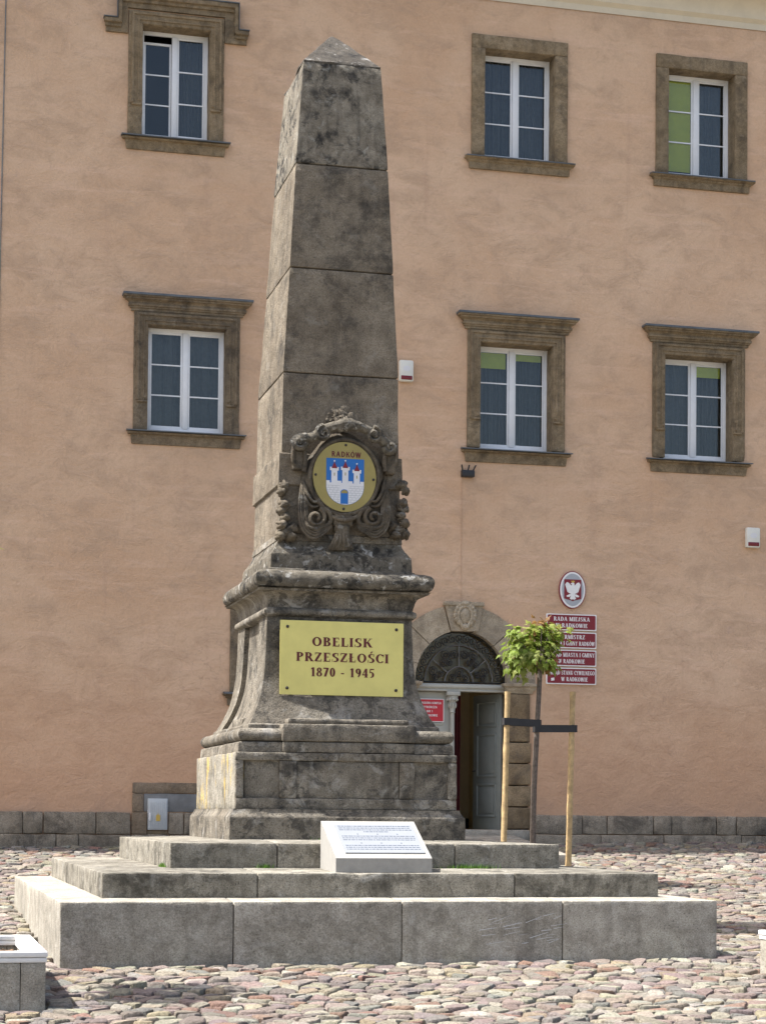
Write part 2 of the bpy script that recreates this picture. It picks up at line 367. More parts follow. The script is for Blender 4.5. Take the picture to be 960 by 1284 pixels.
def loft(levels, n=18, amp=0.0, seed=0, freq=4.0, zs=0):
    "square-section loft: levels of (z, half x left, half x right, front y, back y)"
    mb = MB(); ring = 4*n
    # refine long levels so noise can bite
    L = [levels[0]]
    for a, b in zip(levels, levels[1:]):
        k = max(1, int((b[0]-a[0])/zs)) if zs else 1
        for i in range(1, k+1): L.append(tuple(a[j]+(b[j]-a[j])*i/k for j in range(5)))
    vs = []
    for z, xl, xr, yf, yb in L:
        pts = []
        for i in range(n): pts.append((xl+(xr-xl)*i/n, yf, 0, -1))
        for i in range(n): pts.append((xr, yf+(yb-yf)*i/n, 1, 0))
        for i in range(n): pts.append((xr+(xl-xr)*i/n, yb, 0, 1))
        for i in range(n): pts.append((xl, yb+(yf-yb)*i/n, -1, 0))
        for x, y, nx, ny in pts:
            d = amp*(N3(x*freq+seed, y*freq, z*freq)+0.5*N3(x*freq*3, y*freq*3+seed, z*freq*3)) if amp else 0
            vs.append((x+nx*d, y+ny*d, z+0.3*d))
    fs = []
    for l in range(len(L)-1):
        for i in range(ring):
            j = (i+1) % ring
            fs.append((l*ring+i, l*ring+j, (l+1)*ring+j, (l+1)*ring+i))
    fs.append(tuple(range(ring-1, -1, -1))); t = (len(L)-1)*ring; fs.append(tuple(range(t, t+ring)))
    mb.add(vs, fs); return mb

# ------------------------------------------------------------------ lettering (stroke-built roman capitals)
def glyphs(serif=True):
    T, t = (0.215, 0.09) if serif else (0.19, 0.17)
    S = 0.06 if serif else 0.0
    def stem(x, y0=0.0, y1=1.0, w=None, s0=True, s1=True):
        w = w or T; q = [[(x-w/2, y0), (x+w/2, y0), (x+w/2, y1), (x-w/2, y1)]]
        if S:
            if s0: q.append([(x-w/2-S, y0), (x+w/2+S, y0), (x+w/2+S, y0+0.05), (x-w/2-S, y0+0.05)])
            if s1: q.append([(x-w/2-S, y1-0.05), (x+w/2+S, y1-0.05), (x+w/2+S, y1), (x-w/2-S, y1)])
        return q
    def bar(x0, x1, y, w=None, tick=0.0):
        w = w or t; q = [[(x0, y-w/2), (x1, y-w/2), (x1, y+w/2), (x0, y+w/2)]]
        if tick and S: q.append([(x1-0.05, min(y, y+tick)), (x1, min(y, y+tick)), (x1, max(y, y+tick)), (x1-0.05, max(y, y+tick))])
        return q
    def dia(x0, y0, x1, y1, w):
        return [[(x0-w/2, y0), (x0+w/2, y0), (x1+w/2, y1), (x1-w/2, y1)]]
    def arc(cx, cy, rx, ry, a0, a1, n=14, T_=None, t_=None):
        T1 = T_ or T; t1 = t_ or t; q = []
        P = []
        for i in range(n+1):
            a = math.radians(a0+(a1-a0)*i/n)
            P.append(((cx+rx*math.cos(a), cy+ry*math.sin(a)), (cx+(rx-T1)*math.cos(a), cy+(ry-t1)*math.sin(a))))
        for (o1, i1), (o2, i2) in zip(P, P[1:]): q.append([i1, o1, o2, i2] if a1 > a0 else [o1, i1, i2, o2])
        return q
    def ser(x, y): return [[(x-0.14, y-0.025), (x+0.14, y-0.025), (x+0.14, y+0.025), (x-0.14, y+0.025)]] if S else []
    D = T*1.05; d = max(t, 0.085)
    G = {}
    G['I'] = (0.36, stem(0.18)); G['L'] = (0.66, stem(0.2)+bar(0.2, 0.62, t/2, tick=0.24)); G['T'] = (0.72, stem(0.36, s1=False)+bar(0.04, 0.68, 1-t/2, tick=-0.22)+([[(0.04, 0.76), (0.09, 0.76), (0.09, 1), (0.04, 1)]] if S else []))
    G['E'] = (0.68, stem(0.2)+bar(0.2, 0.62, t/2, tick=0.24)+bar(0.2, 0.5, 0.52)+bar(0.2, 0.6, 1-t/2, tick=-0.22))
    G['O'] = (0.84, arc(0.42, 0.5, 0.4, 0.51, 0, 360, 24)); G['Ó'] = (0.84, G['O'][1]+dia(0.4, 1.08, 0.5, 1.28, 0.13)); G['0'] = (0.6, arc(0.3, 0.5, 0.27, 0.51, 0, 360, 22))
    G['C'] = (0.74, arc(0.42, 0.5, 0.4, 0.51, 42, 318, 20)+([[(0.66, 0.66), (0.72, 0.66), (0.72, 0.98), (0.66, 0.98)]] if S else []))
    G['G'] = (0.8, arc(0.42, 0.5, 0.4, 0.51, 42, 318, 20)+stem(0.68, 0.06, 0.44, s0=False)+([[(0.66, 0.68), (0.72, 0.68), (0.72, 0.98), (0.66, 0.98)]] if S else bar(0.45, 0.7, 0.42)))
    G['D'] = (0.8, stem(0.2)+bar(0.2, 0.38, t/2)+bar(0.2, 0.38, 1-t/2)+arc(0.36, 0.5, 0.41, 0.5, -90, 90))
    G['P'] = (0.68, stem(0.2)+bar(0.2, 0.38, 0.45+t/2)+bar(0.2, 0.38, 1-t/2)+arc(0.36, 0.725, 0.29, 0.275, -90, 90))
    G['B'] = (0.72, stem(0.2)+bar(0.2, 0.38, t/2)+bar(0.2, 0.38, 0.52)+bar(0.2, 0.38, 1-t/2)+arc(0.36, 0.75, 0.27, 0.25, -90, 90)+arc(0.36, 0.27, 0.32, 0.27, -90, 90))
    G['R'] = (0.78, G['P'][1]+dia(0.68, 0.0, 0.42, 0.47, D)+ser(0.7, 0.025))
    G['K'] = (0.82, stem(0.2)+dia(0.3, 0.42, 0.68, 1.0, d)+dia(0.7, 0.0, 0.42, 0.6, D)+ser(0.7, 0.025)+ser(0.68, 0.975))
    G['Z'] = (0.7, bar(0.08, 0.64, 1-t/2)+dia(0.14, t, 0.54, 1-t, D)+bar(0.06, 0.64, t/2, tick=0.24)+([[(0.08, 0.76), (0.13, 0.76), (0.13, 1), (0.08, 1)]] if S else []))
    G['N'] = (0.86, stem(0.16, w=d, s0=True)+dia(0.68, 0.0, 0.17, 1.0, D)+stem(0.7, w=d, s0=False))
    G['M'] = (1.0, stem(0.14, w=d)+dia(0.47, 0.0, 0.2, 1.0, D)+dia(0.47, 0.0, 0.8, 1.0, d)+stem(0.84))
    G['W'] = (1.08, dia(0.3, 0.0, 0.12, 1.0, D)+dia(0.3, 0.0, 0.52, 1.0, d)+dia(0.74, 0.0, 0.52, 1.0, D)+dia(0.74, 0.0, 0.96, 1.0, d)+ser(0.12, 0.975)+ser(0.96, 0.975))
    G['A'] = (0.84, dia(0.12, 0.0, 0.42, 1.0, d)+dia(0.7, 0.0, 0.42, 1.0, D)+bar(0.2, 0.62, 0.34)+ser(0.12, 0.025)+ser(0.7, 0.025)); G['Ą'] = (0.84, G['A'][1]+dia(0.66, -0.22, 0.74, 0.0, 0.1))
    G['Y'] = (0.78, stem(0.39, 0.0, 0.48, s1=False)+dia(0.39, 0.44, 0.12, 1.0, D)+dia(0.39, 0.44, 0.68, 1.0, d)+ser(0.12, 0.975)+ser(0.68, 0.975))
    G['U'] = (0.82, stem(0.2, 0.34, 1.0, s0=False)+arc(0.41, 0.36, 0.305, 0.37, 180, 360)+stem(0.67, 0.34, 1.0, w=d, s0=False))
    G['J'] = (0.5, stem(0.32, 0.24, 1.0, s0=False)+arc(0.2, 0.26, 0.215, 0.27, 360, 200))
    sb = arc(0.34, 0.745, 0.27, 0.265, 50, 240, 12)+arc(0.34, 0.26, 0.3, 0.27, 60, -130, 12)+dia(0.47, 0.42, 0.2, 0.62, 0.2)
    G['S'] = (0.66, sb+([[(0.53, 0.7), (0.58, 0.7), (0.58, 1.0), (0.53, 1.0)], [(0.05, 0.0), (0.1, 0.0), (0.1, 0.3), (0.05, 0.3)]] if S else [])); G['Ś'] = (0.66, G['S'][1]+dia(0.3, 1.08, 0.42, 1.28, 0.13))
    G['Ł'] = (0.68, G['L'][1]+dia(0.04, 0.36, 0.4, 0.6, 0.12))
    G['1'] = (0.5, stem(0.28, s1=False)+dia(0.1, 0.8, 0.24, 1.0, 0.12)); G['7'] = (0.56, bar(0.04, 0.54, 1-0.07, 0.14)+dia(0.2, 0.0, 0.46, 0.95, D))
    G['8'] = (0.6, arc(0.3, 0.74, 0.24, 0.26, 0, 360, 18, T*0.85)+arc(0.3, 0.26, 0.28, 0.27, 0, 360, 18, T*0.9))
    G['9'] = (0.6, arc(0.3, 0.69, 0.27, 0.31, 0, 360, 18)+arc(0.22, 0.62, 0.35, 0.62, -80, 8, 8)); G['4'] = (0.6, stem(0.4, s1=False)+bar(0.02, 0.57, 0.3, 0.12)+dia(0.06, 0.3, 0.38, 1.0, d))
    G['5'] = (0.58, bar(0.14, 0.52, 0.94, 0.12)+dia(0.12, 0.5, 0.16, 0.95, d)+arc(0.24, 0.32, 0.3, 0.33, 110, -110, 14)); G['-'] = (0.42, bar(0.06, 0.36, 0.38, 0.12)); G[' '] = (0.34, [])
    return G
GS, GP = glyphs(True), glyphs(False)
def text(parent, m, s, xc, z, h, y, G=GS, depth=0.004, width=None, track=0.07):
    w = sum(G[c][0]+track for c in s)-track
    sx = h if width is None else width/w
    x = xc-w*sx/2; k = 0; mb = MB()
    for c in s+' ':
        if c == ' ' and mb.v: mb.build('lettering', m, parent); mb = MB()
        for q in G[c][1]:
            k += 1; yy = y-0.00025*(k % 8)
            mb.slabxz([(x+a*sx, z+b*h) for a, b in q], yy-0.0008, yy+depth)
        x += (G[c][0]+track)*sx

# ------------------------------------------------------------------ ground
GN = [(-3000, -0.3), (-22, -0.3), (-10, -0.26), (-6.4, -0.125), (-3.7, -0.015), (0, 0.10), (3.7, 0.27), (8, 0.6), (10.95, 0.87), (20, 1.2), (3000, 1.2)]
def ground_z(x, y):
    for (a, za), (b, zb) in zip(GN, GN[1:]):
        if y <= b:
            z = za+(zb-za)*(y-a)/(b-a); break
    xc = max(-12, min(16, x))
    return z+xc*(0.005+0.006*max(0, min(1, (y+3)/14)))
K = 1.14
def spread(lo, hi, step): n = int(round((hi-lo)/step)); return [lo+(hi-lo)*i/n for i in range(n+1)]
gx = [-3000, -300, -60, -25]+spread(-12, 16, 0.5)+[30, 60, 300, 3000]
gy = [-3000, -300, -60]+spread(-22, 21, 0.5)+[40, 100, 400, 3000]
mb = MB()
mb.add([(x, y, ground_z(x, y)-0.028) for y in gy for x in gx],
       [(j*len(gx)+i, j*len(gx)+i+1, (j+1)*len(gx)+i+1, (j+1)*len(gx)+i) for j in range(len(gy)-1) for i in range(len(gx)-1)])
def ground_mat():
    m, nt, p = mat('sandy paving bed'); v = objvec(nt, False)
    n = noise_tex(nt, v, 2.5, 6, 0.65); f = noise_tex(nt, v, 45, 4, 0.7)
    col = mixc(nt, ramp(nt, n, 0.35, 0.65), (0.15, 0.13, 0.1), (0.22, 0.195, 0.155))
    col = mixc(nt, ramp(nt, noise_tex(nt, v, 1.1, 6, 0.7), 0.52, 0.66, 0, 0.6), col, (0.13, 0.14, 0.06))
    col = mixc(nt, ramp(nt, f, 0.35, 0.75, 0, 0.6), col, (0.12, 0.1, 0.08))
    nt.links.new(col, p.inputs['Base Color']); p.inputs['Roughness'].default_value = 0.95
    nt.links.new(bump(nt, f, 0.01), p.inputs['Normal'])
    return m
MT['bed'] = ground_mat()
ground = tag(mb.build('ground', 'bed', None, True, 180), 'sloping sandy bed of the cobbled town square', 'ground', None, 'structure')

PLANTERS = [(-5.75, -3.57, -6.35, -4.15), (3.2, 5.4, -7.05, -4.85)]
RAMP = (3.35, 5.72, 7.75, 10.95)
def blocked(x, y):
    if abs(x) < 3.27+0.03 and abs(y) < 3.27*K+0.03: return True
    for a, b, c, d in PLANTERS:
        if a-0.03 < x < b+0.03 and c-0.03 < y < d+0.03: return True
    if RAMP[0]-0.03 < x < RAMP[1]+0.03 and y > RAMP[2]-0.03: return True
    return y > 10.84
PAL = [((0.297, 0.266, 0.207), 28), ((0.261, 0.211, 0.180), 24), ((0.225, 0.184, 0.167), 14), ((0.203, 0.189, 0.167), 12), ((0.351, 0.324, 0.270), 13), ((0.297, 0.248, 0.171), 7), ((0.243, 0.158, 0.122), 7)]
def cobbles():
    rnd = random.Random(3); spx, spy = 0.2, 0.158
    cell = {}
    for j in range(int((11.5+10.9)/spy)):
        y = -10.9+j*spy
        xl = -6.3+0.06*(y+8); xr = min(13.5, (3.0+0.62*(y+8) if y > -8 else 3.0)+2.0)
        off = rnd.random()
        for i in range(int(xl/spx)-1, int(xr/spx)+2):
            cell[(i, j)] = ((i+off)*spx+rnd.uniform(-.5, .5)*spx, y+rnd.uniform(-.5, .5)*spy)
    out = []
    for (i, j), (px, py) in cell.items():
        if blocked(px, py): continue
        poly = [(px-.3, py-.3), (px+.3, py-.3), (px+.3, py+.3), (px-.3, py+.3)]
        nb = 0
        for dj in (-3, -2, -1, 0, 1, 2, 3):
            for di in (-3, -2, -1, 0, 1, 2, 3):
                if not (di or dj): continue
                q = cell.get((i+di, j+dj))
                if q is None: continue
                nb += 1
                mx, my = (px+q[0])/2, (py+q[1])/2; nx, ny = q[0]-px, q[1]-py
                new = []
                for a in range(len(poly)):
                    A, B = poly[a], poly[(a+1) % len(poly)]
                    da = (A[0]-mx)*nx+(A[1]-my)*ny; db = (B[0]-mx)*nx+(B[1]-my)*ny
                    if da <= 0: new.append(A)
                    if (da <= 0) != (db <= 0):
                        t = da/(da-db); new.append((A[0]+(B[0]-A[0])*t, A[1]+(B[1]-A[1])*t))
                poly = new
                if len(poly) < 3: break
            if len(poly) < 3: break
        if nb < 45 or len(poly) < 3: continue
        out.append((px, py, poly))
    return out, rnd
def stone_mesh(mb, px, py, poly, rnd):
    # round the corners once, then a domed stone with a sunken skirt
    P = []
    n = len(poly)
    for a in range(n):
        A, B = poly[a], poly[(a+1) % n]
        P.append((A[0]*0.83+B[0]*0.17, A[1]*0.83+B[1]*0.17)); P.append((A[0]*0.17+B[0]*0.83, A[1]*0.17+B[1]*0.83))
    n = len(P)
    cx = sum(p[0] for p in P)/n; cy = sum(p[1] for p in P)/n
    if blocked(cx, cy): return None
    r = rnd.random()*sum(w for _, w in PAL)
    for c, w in PAL:
        r -= w
        if r <= 0: break
    k = rnd.uniform(0.8, 1.18); c = tuple(min(0.7, x*k*rnd.uniform(0.95, 1.05)) for x in c)
    h = rnd.uniform(-0.012, 0.016); tx, ty = rnd.uniform(-.12, .12), rnd.uniform(-.14, .14)
    vs = []
    gap = rnd.uniform(0.87, 0.97)
    for sc, dz in ((gap, -0.05), (gap*0.97, -0.006), (gap*0.86, 0.007), (gap*0.48, 0.01)):
        for x, y in P:
            X = cx+(x-cx)*sc; Y = cy+(y-cy)*sc
            vs.append((X, Y, ground_z(X, Y)+dz+h+(X-cx)*tx+(Y-cy)*ty+0.009*N3(X*13, Y*13, 1.3)))
    vs.append((cx, cy, ground_z(cx, cy)+0.011+h+0.009*N3(cx*13, cy*13, 1.3)))
    fs = []
    for l in range(3):
        for i in range(n):
            j = (i+1) % n; fs.append((l*n+i, l*n+j, (l+1)*n+j, (l+1)*n+i))
    for i in range(n): fs.append((3*n+i, 3*n+(i+1) % n, 4*n))
    mb.add(vs, fs, c); return True
cob, rnd = cobbles()
camp = Vector((-4.72, -22.05))
def in_view(x, y):
    d = Vector((x+4.72, y+22.05, ground_z(x, y)-1.42)); w = d.dot(fw)
    return abs(d.dot(r2)/w) < 480/2448.89*0.985 and -d.dot(u2)/w < (1284-959)/2448.89*0.99
cob.sort(key=lambda c: (not in_view(c[0], c[1]), (Vector((c[0], c[1]))-camp).length))
big = MB(); made = 0
for px, py, poly in cob:
    if made < 295 and in_view(px, py):
        m1 = MB()
        if stone_mesh(m1, px, py, poly, rnd): m1.build('cobblestone', 'cobble', ground, True, 38); made += 1
    else: stone_mesh(big, px, py, poly, rnd)
tag(big.build('cobblestones', 'cobble', ground, True, 38), None, None, None, 'stuff')

# entrance path of smooth slabs up to the door
path = MB()
x0, x1, y0, y1 = RAMP
path.add([(x0, y0, 0.5), (x1, y0, 0.5), (x1, y1, 0.5), (x0, y1, 0.5), (x0, y0, 0.76), (x1, y0, 0.76), (x1, y1, 1.06), (x0, y1, 1.06)], [(3, 2, 1, 0), (4, 5, 6, 7), (0, 1, 5, 4), (1, 2, 6, 5), (2, 3, 7, 6), (3, 0, 4, 7)])
path = tag(path.build('pavement', 'mortar'), 'smooth pale slab path rising to the open town hall door', 'path', None, 'structure')
for i in range(3):
    for j in range(4):
        xa, xb = x0-0.01+(x1-x0+0.02)*i/3, x0-0.01+(x1-x0+0.02)*(i+1)/3; ya, yb = y0-0.01+(y1-y0-0.05)*j/4, y0-0.01+(y1-y0-0.05)*(j+1)/4
        zz = lambda x, y: (y-y0)/(y1-y0)*0.3
        mb = MB(); vs, fs = grid_box((xa+0.006, xb-0.006, ya+0.006, yb-0.006, 0.6, 0.80), 0.3, 0.01, 0.002, i*3+j)
        mb.add([(a, b, c+zz(a, b)) for a, b, c in vs], fs); mb.build('paving_slab', 'slab', path, True, 40)

# ------------------------------------------------------------------ town hall
YW = 10.95
hall = empty('town_hall', 'peach plastered town hall with stone framed white windows and arched door', 'building', None, (3, YW, 0.9))
hall_children = []
def H(o):
    o.parent = hall; o.matrix_parent_inverse = Matrix.Translation((-3, -YW, -0.9)); return o
# window data: frame x0, x1, z0, z1 ; kind
WINS = [
    ('hood', -0.748, 0.573, 7.935, 9.695, 'surround_dark', ('net', 'net'), 0.18),
    ('hood', 5.129, 6.457, 7.955, 9.79, 'surround', ('blind0.58', 'blind0.28'), 0.28),
    ('hood', 8.613, 9.923, 7.955, 9.79, 'surround', ('net', 'blind0.42'), 0.28),
    ('flat', 5.17, 6.468, 13.16, 15.045, 'surround', ('curtain', 'net'), 0.28),
    ('flat', 8.655, 9.946, 13.15, 15.045, 'surround', ('blind3', 'net'), 0.28),
    ('ear', -0.897, 0.25, 12.975, 14.83, 'surround', ('dark', 'drape'), 0.24),
    ('flat', 0.95, 2.2, 3.52, 5.0, 'surround_dark', ('net', 'net'), 0.18),
]
DX0, DX1, DZS, DRX, DRZ = 3.97, 5.66, 3.76, 0.845, 0.91     # door opening and arch
DXC = (DX0+DX1)/2
RO = 1.36
def wall_mesh():
    holes = [(w[1]-0.1, w[2]+0.1, w[3]-0.05, w[4]+0.1) for w in WINS]
    door = (DXC-RO, DXC+RO, 0.2, DZS+RO)
    X0, X1, Z0, Z1 = -9.0, 17.0, 0.2, 16.2
    xs = sorted({X0, X1, *[h[0] for h in holes], *[h[1] for h in holes], door[0], door[1]}|set(spread(X0, X1, 1.0)))
    zs = sorted({Z0, Z1, *[h[2] for h in holes], *[h[3] for h in holes], door[3], DZS}|set(spread(Z0, Z1, 1.0)))
    mb = MB(); idx = {}
    def vid(x, z):
        k = (round(x, 4), round(z, 4))
        if k not in idx: idx[k] = len(mb.v); mb.v.append((x, YW, z))
        return idx[k]
    for xa, xb in zip(xs, xs[1:]):
        for za, zb in zip(zs, zs[1:]):
            cx, cz = (xa+xb)/2, (za+zb)/2
            if any(h[0] < cx < h[1] and h[2] < cz < h[3] for h in holes+[door]): continue
            mb.f.append((vid(xa, za), vid(xb, za), vid(xb, zb), vid(xa, zb)))
    # spandrels above the arch ring and strips beside the jambs
    n = 24
    for i in range(n):
        a0, a1 = math.pi*i/n, math.pi*(i+1)/n
        pts = []
        R = RO-0.12
        def edge(a):
            c, s_ = math.cos(a), math.sin(a); k = RO/max(abs(c), s_, 1e-6)
            return DXC+c*k, DZS+s_*k
        e0, e1 = edge(a0), edge(a1)
        b = len(mb.v)
        mb.v += [(DXC+R*math.cos(a0), YW, DZS+R*math.sin(a0)), (e0[0], YW, e0[1]), (e1[0], YW, e1[1]), (DXC+R*math.cos(a1), YW, DZS+R*math.sin(a1))]
        mb.f.append((b, b+1, b+2, b+3))
    for xa, xb in ((door[0], DX0-0.4), (DX1+0.4, door[1])):
        b = len(mb.v); mb.v += [(xa, YW, 0.2), (xb, YW, 0.2), (xb, YW, DZS), (xa, YW, DZS)]; mb.f.append((b, b+1, b+2, b+3))
    return mb
H(wall_mesh().build('wall', 'plaster'))
# body of the house behind the front wall, roof
mb = MB()
mb.add([(-9, YW+0.01, 0.2), (-9, 22, 0.2), (-9, 22, 16.2), (-9, YW+0.01, 16.2), (17, YW+0.01, 0.2), (17, 22, 0.2), (17, 22, 16.2), (17, YW+0.01, 16.2)], [(0, 3, 2, 1), (4, 5, 6, 7), (1, 2, 6, 5), (3, 7, 6, 2)])
H(mb.build('side_wall', 'plaster'))
mb = MB(); mb.add([(-9.5, YW-0.62, 16.92), (17.5, YW-0.62, 16.92), (17.5, 22.6, 16.92), (-9.5, 22.6, 16.92), (-9.5, 16.5, 21), (17.5, 16.5, 21)], [(0, 1, 5, 4), (2, 3, 4, 5), (0, 4, 3), (1, 2, 5), (0, 3, 2, 1)])
H(mb.build('roof', 'roof'))
# eaves cornice
prof = [(0.02, 15.93), (0.03, 16.04), (0.1, 16.1), (0.11, 16.16), (0.16, 16.28), (0.26, 16.36), (0.34, 16.39), (0.36, 16.56), (0.42, 16.6), (0.5, 16.7), (0.56, 16.9), (-0.1, 16.9)]
mb = MB(); vs = []; n = 26
for p_, z in prof: vs += [(-9.2+26.4*i/n, YW-p_, z) for i in range(n+1)]
mb.add(vs, [(l*(n+1)+i, l*(n+1)+i+1, (l+1)*(n+1)+i+1, (l+1)*(n+1)+i) for l in range(len(prof)-1) for i in range(n)])
H(mb.build('eaves_cornice', 'cream', None, True, 30))

def moulding(x0, x1, zb, z1, prof, y):
    "three-sided frame: prof = [(outward offset, how far it stands proud of y)]"
    mb = MB(); vs = []
    for d, p in prof: vs += [(x0-d, y-p, zb), (x0-d, y-p, z1+d), (x1+d, y-p, z1+d), (x1+d, y-p, zb)]
    fs = []
    for l in range(len(prof)-1):
        for i in range(3): fs.append((l*4+i, l*4+i+1, (l+1)*4+i+1, (l+1)*4+i))
    n = len(prof)
    fs.append(tuple(l*4 for l in range(n))); fs.append(tuple(l*4+3 for l in reversed(range(n))))
    mb.add(vs, fs); return mb
def hood(x0, x1, prof, y):
    mb = MB(); vs = []
    for p, z in prof: vs += [(x0-p, y, z), (x0-p, y-p, z), (x1+p, y-p, z), (x1+p, y, z)]
    fs = [(l*4+i, l*4+i+1, (l+1)*4+i+1, (l+1)*4+i) for l in range(len(prof)-1) for i in range(3)]
    n = len(prof); fs += [(3, 2, 1, 0), ((n-1)*4, (n-1)*4+1, (n-1)*4+2, (n-1)*4+3)]
    mb.add(vs, fs); return mb
def rough(mb, amp=0.006, f=6, seed=0):
    mb.v = [(x+amp*N3(x*f+seed, y*f, z*f), y+amp*N3(x*f, y*f+seed, z*f+9), z+amp*N3(x*f+5, y*f, z*f+seed)) for x, y, z in mb.v]; return mb
def jamb_blocks(mb, a, b, y0, y1, z0, z1, seed):
    mb.add(*grid_box((a, b, y0, y1, z0, z1), 0.12, 0.012, 0.006, seed, 0.03))

def window(i, kind, x0, x1, z0, z1, sm, fill, rec):
    yf = YW+rec
    xc = (x0+x1)/2; w = x1-x0; h = z1-z0
    fr = MB()
    o, t = 0.048, 0.022
    dep = 0.06
    tilt = (kind == 'ear')
    # outer frame
    fr.box(x0-0.04, x0+o, yf, yf+dep, z0-0.03, z1+0.04, 0.006); fr.box(x1-o, x1+0.04, yf, yf+dep, z0-0.03, z1+0.04, 0.006)
    fr.box(x0+o, x1-o, yf+0.002, yf+dep, z1-o, z1+0.04, 0.006); fr.box(x0+o, x1-o, yf-0.004, yf+dep, z0-0.03, z0+0.06, 0.006)
    fr.box(xc-0.045, xc+0.045, yf-0.012, yf+dep, z0+0.06, z1-o, 0.006)
    win = H(fr.build('window', 'white', None, True, 30))
    ci = 0.036
    for s, (a, b) in enumerate(((x0+o, xc-0.045), (xc+0.045, x1-o))):
        ca = MB(); z_a, z_b = z0+0.06, z1-o
        drop = 0.11 if (tilt and s == 0) else 0.0
        yc = yf+0.008+(0.05 if drop else 0); z_b -= drop
        ca.box(a+0.002, a+ci, yc, yc+0.045, z_a, z_b, 0.005); ca.box(b-ci, b-0.002, yc, yc+0.045, z_a, z_b, 0.005)
        ca.box(a+ci, b-ci, yc+0.001, yc+0.045, z_a, z_a+0.04, 0.005); ca.box(a+ci, b-ci, yc+0.001, yc+0.045, z_b-0.04, z_b, 0.005)
        hh = (z_b-z_a-0.08)/3
        for q in (1, 2): ca.box(a+ci-0.004, b-ci+0.004, yc+0.006, yc+0.03, z_a+0.04+hh*q-t/2, z_a+0.04+hh*q+t/2)
        cas = ca.build('casement', 'white', win, True, 30)
        for q in range(3):
            g = MB(); zz0 = z_a+0.04+hh*q+(t/2 if q else 0); zz1 = z_a+0.04+hh*(q+1)-(t/2 if q < 2 else 0)
            g.box(a+ci+0.001, b-ci-0.001, yc+0.016, yc+0.021, zz0, zz1)
            g.build('glass_pane', 'glass', win)
        f = fill[s]
        yb = yf+0.16
        if f.startswith('blind'):
            k = float(f[5:]); zt = z_b
            bl = MB(); bl.box(a+0.012, b-0.05 if k < 3 else b-0.02, yc+0.05, yc+0.053, z_b-k*hh, z_b-0.02)
            bl.tube([(a+0.01, yc+0.06, z_b-0.015), (b-0.02, yc+0.06, z_b-0.015)], 0.014, 8)
            bl.build('roller_blind', 'green', win)
        if f in ('net', 'curtain', 'drape') or f.startswith('blind0'):
            cu = MB(); n = 60; vs = []
            amp = {'net': 0.02, 'curtain': 0.035}.get(f, 0.03)
            for zi in range(7):
                fz = zi/6; z = z_a+(z_b-z_a)*fz
                for q in range(n+1):
                    u = q/n
                    x = a+(b-a)*u
                    if f == 'drape': x = a+(b-a)*(u*(0.55+0.45*(1-fz))+(0.0 if s else 0.0)+0.45*fz*u)
                    vs.append((x, yb+amp*math.sin(u*(26+7*((i*2+s) % 4))+5*N3(u*4, i*1.7, s*2.3)+(fz*5 if f == 'drape' else 0))+0.01*N3(u*9, fz*3, i), z))
            cu.add(vs, [(r_*(n+1)+q, r_*(n+1)+q+1, (r_+1)*(n+1)+q+1, (r_+1)*(n+1)+q) for r_ in range(6) for q in range(n)])
            cu.build('curtain', 'curtain', win, True, 180)
    # dark room behind
    rm = MB(); a, b, c, d = x0-0.3, x1+0.3, z0-0.3, z1+0.3; ya, ybk = yf+dep+0.02, YW+1.6
    rm.add([(a, ya, c), (b, ya, c), (b, ya, d), (a, ya, d), (a, ybk, c), (b, ybk, c), (b, ybk, d), (a, ybk, d)], [(4, 5, 6, 7), (0, 4, 7, 3), (1, 2, 6, 5), (0, 1, 5, 4), (3, 7, 6, 2)])
    rm.build('room', 'dark', win)
    # stone surround
    ox0, ox1, oz1 = x0-0.002, x1+0.002, z1+0.006          # stone opening edge
    jw = 0.245
    st = MB()
    zfoot = z0+0.27*h if kind != 'flat' else z0
    y_in = yf+0.04
    if kind == 'flat':
        jamb_blocks(st, ox0-jw, ox0, YW-0.045, y_in, z0-0.03, oz1, i); jamb_blocks(st, ox1, ox1+jw, YW-0.045, y_in, z0-0.03, oz1, i+5)
        jamb_blocks(st, ox0-jw, ox1+jw, YW-0.048, y_in, oz1, oz1+0.25, i+9)
    else:
        top = 0.0
        jamb_blocks(st, ox0-jw, ox0, YW-0.035, y_in, z0-0.03, oz1, i); jamb_blocks(st, ox1, ox1+jw, YW-0.035, y_in, z0-0.03, oz1, i+5)
        jamb_blocks(st, ox0-jw, ox1+jw, YW-0.037, y_in, oz1, oz1+0.24, i+9)
        pr = [(0.012, 0.02), (0.012, 0.05), (0.06, 0.055), (0.065, 0.075), (0.085, 0.078), (0.09, 0.06), (0.15, 0.066), (0.155, 0.09), (0.19, 0.094), (0.2, 0.07), (0.21, 0.03)]
        m2 = rough(moulding(ox0, ox1, zfoot, oz1, pr, YW), 0.005, 7, i)
        st.add(m2.v, m2.f)
        for xx in (ox0-0.1, ox1+0.1):
            st.add(*grid_box((xx-0.09, xx+0.09, YW-0.075, YW-0.01, zfoot-0.035, zfoot-0.001), 0.06, 0.008, 0.003, i)); st.blob((xx+(0.05 if xx < xc else -0.05), YW-0.075, zfoot+0.05), (0.022, 0.02, 0.022), i, 0.1, 8, 6)
    st.build('stone_surround', sm, win, True, 40)
    # sill with lead sheet and apron
    sx0, sx1 = ox0-jw-0.08, ox1+jw+0.08
    z0 -= 0.02 if rec > 0.2 else 0.0
    sl_ = hood(sx0+0.09, sx1-0.09, [(0.0, z0-0.26), (0.045, z0-0.255), (0.05, z0-0.14), (0.075, z0-0.125), (0.08, z0-0.1), (0.13, z0-0.085), (0.135, z0-0.06)] if kind == 'flat' else [(0.0, z0-0.27), (0.03, z0-0.265), (0.05, z0-0.11), (0.1, z0-0.1), (0.105, z0-0.07)], YW)
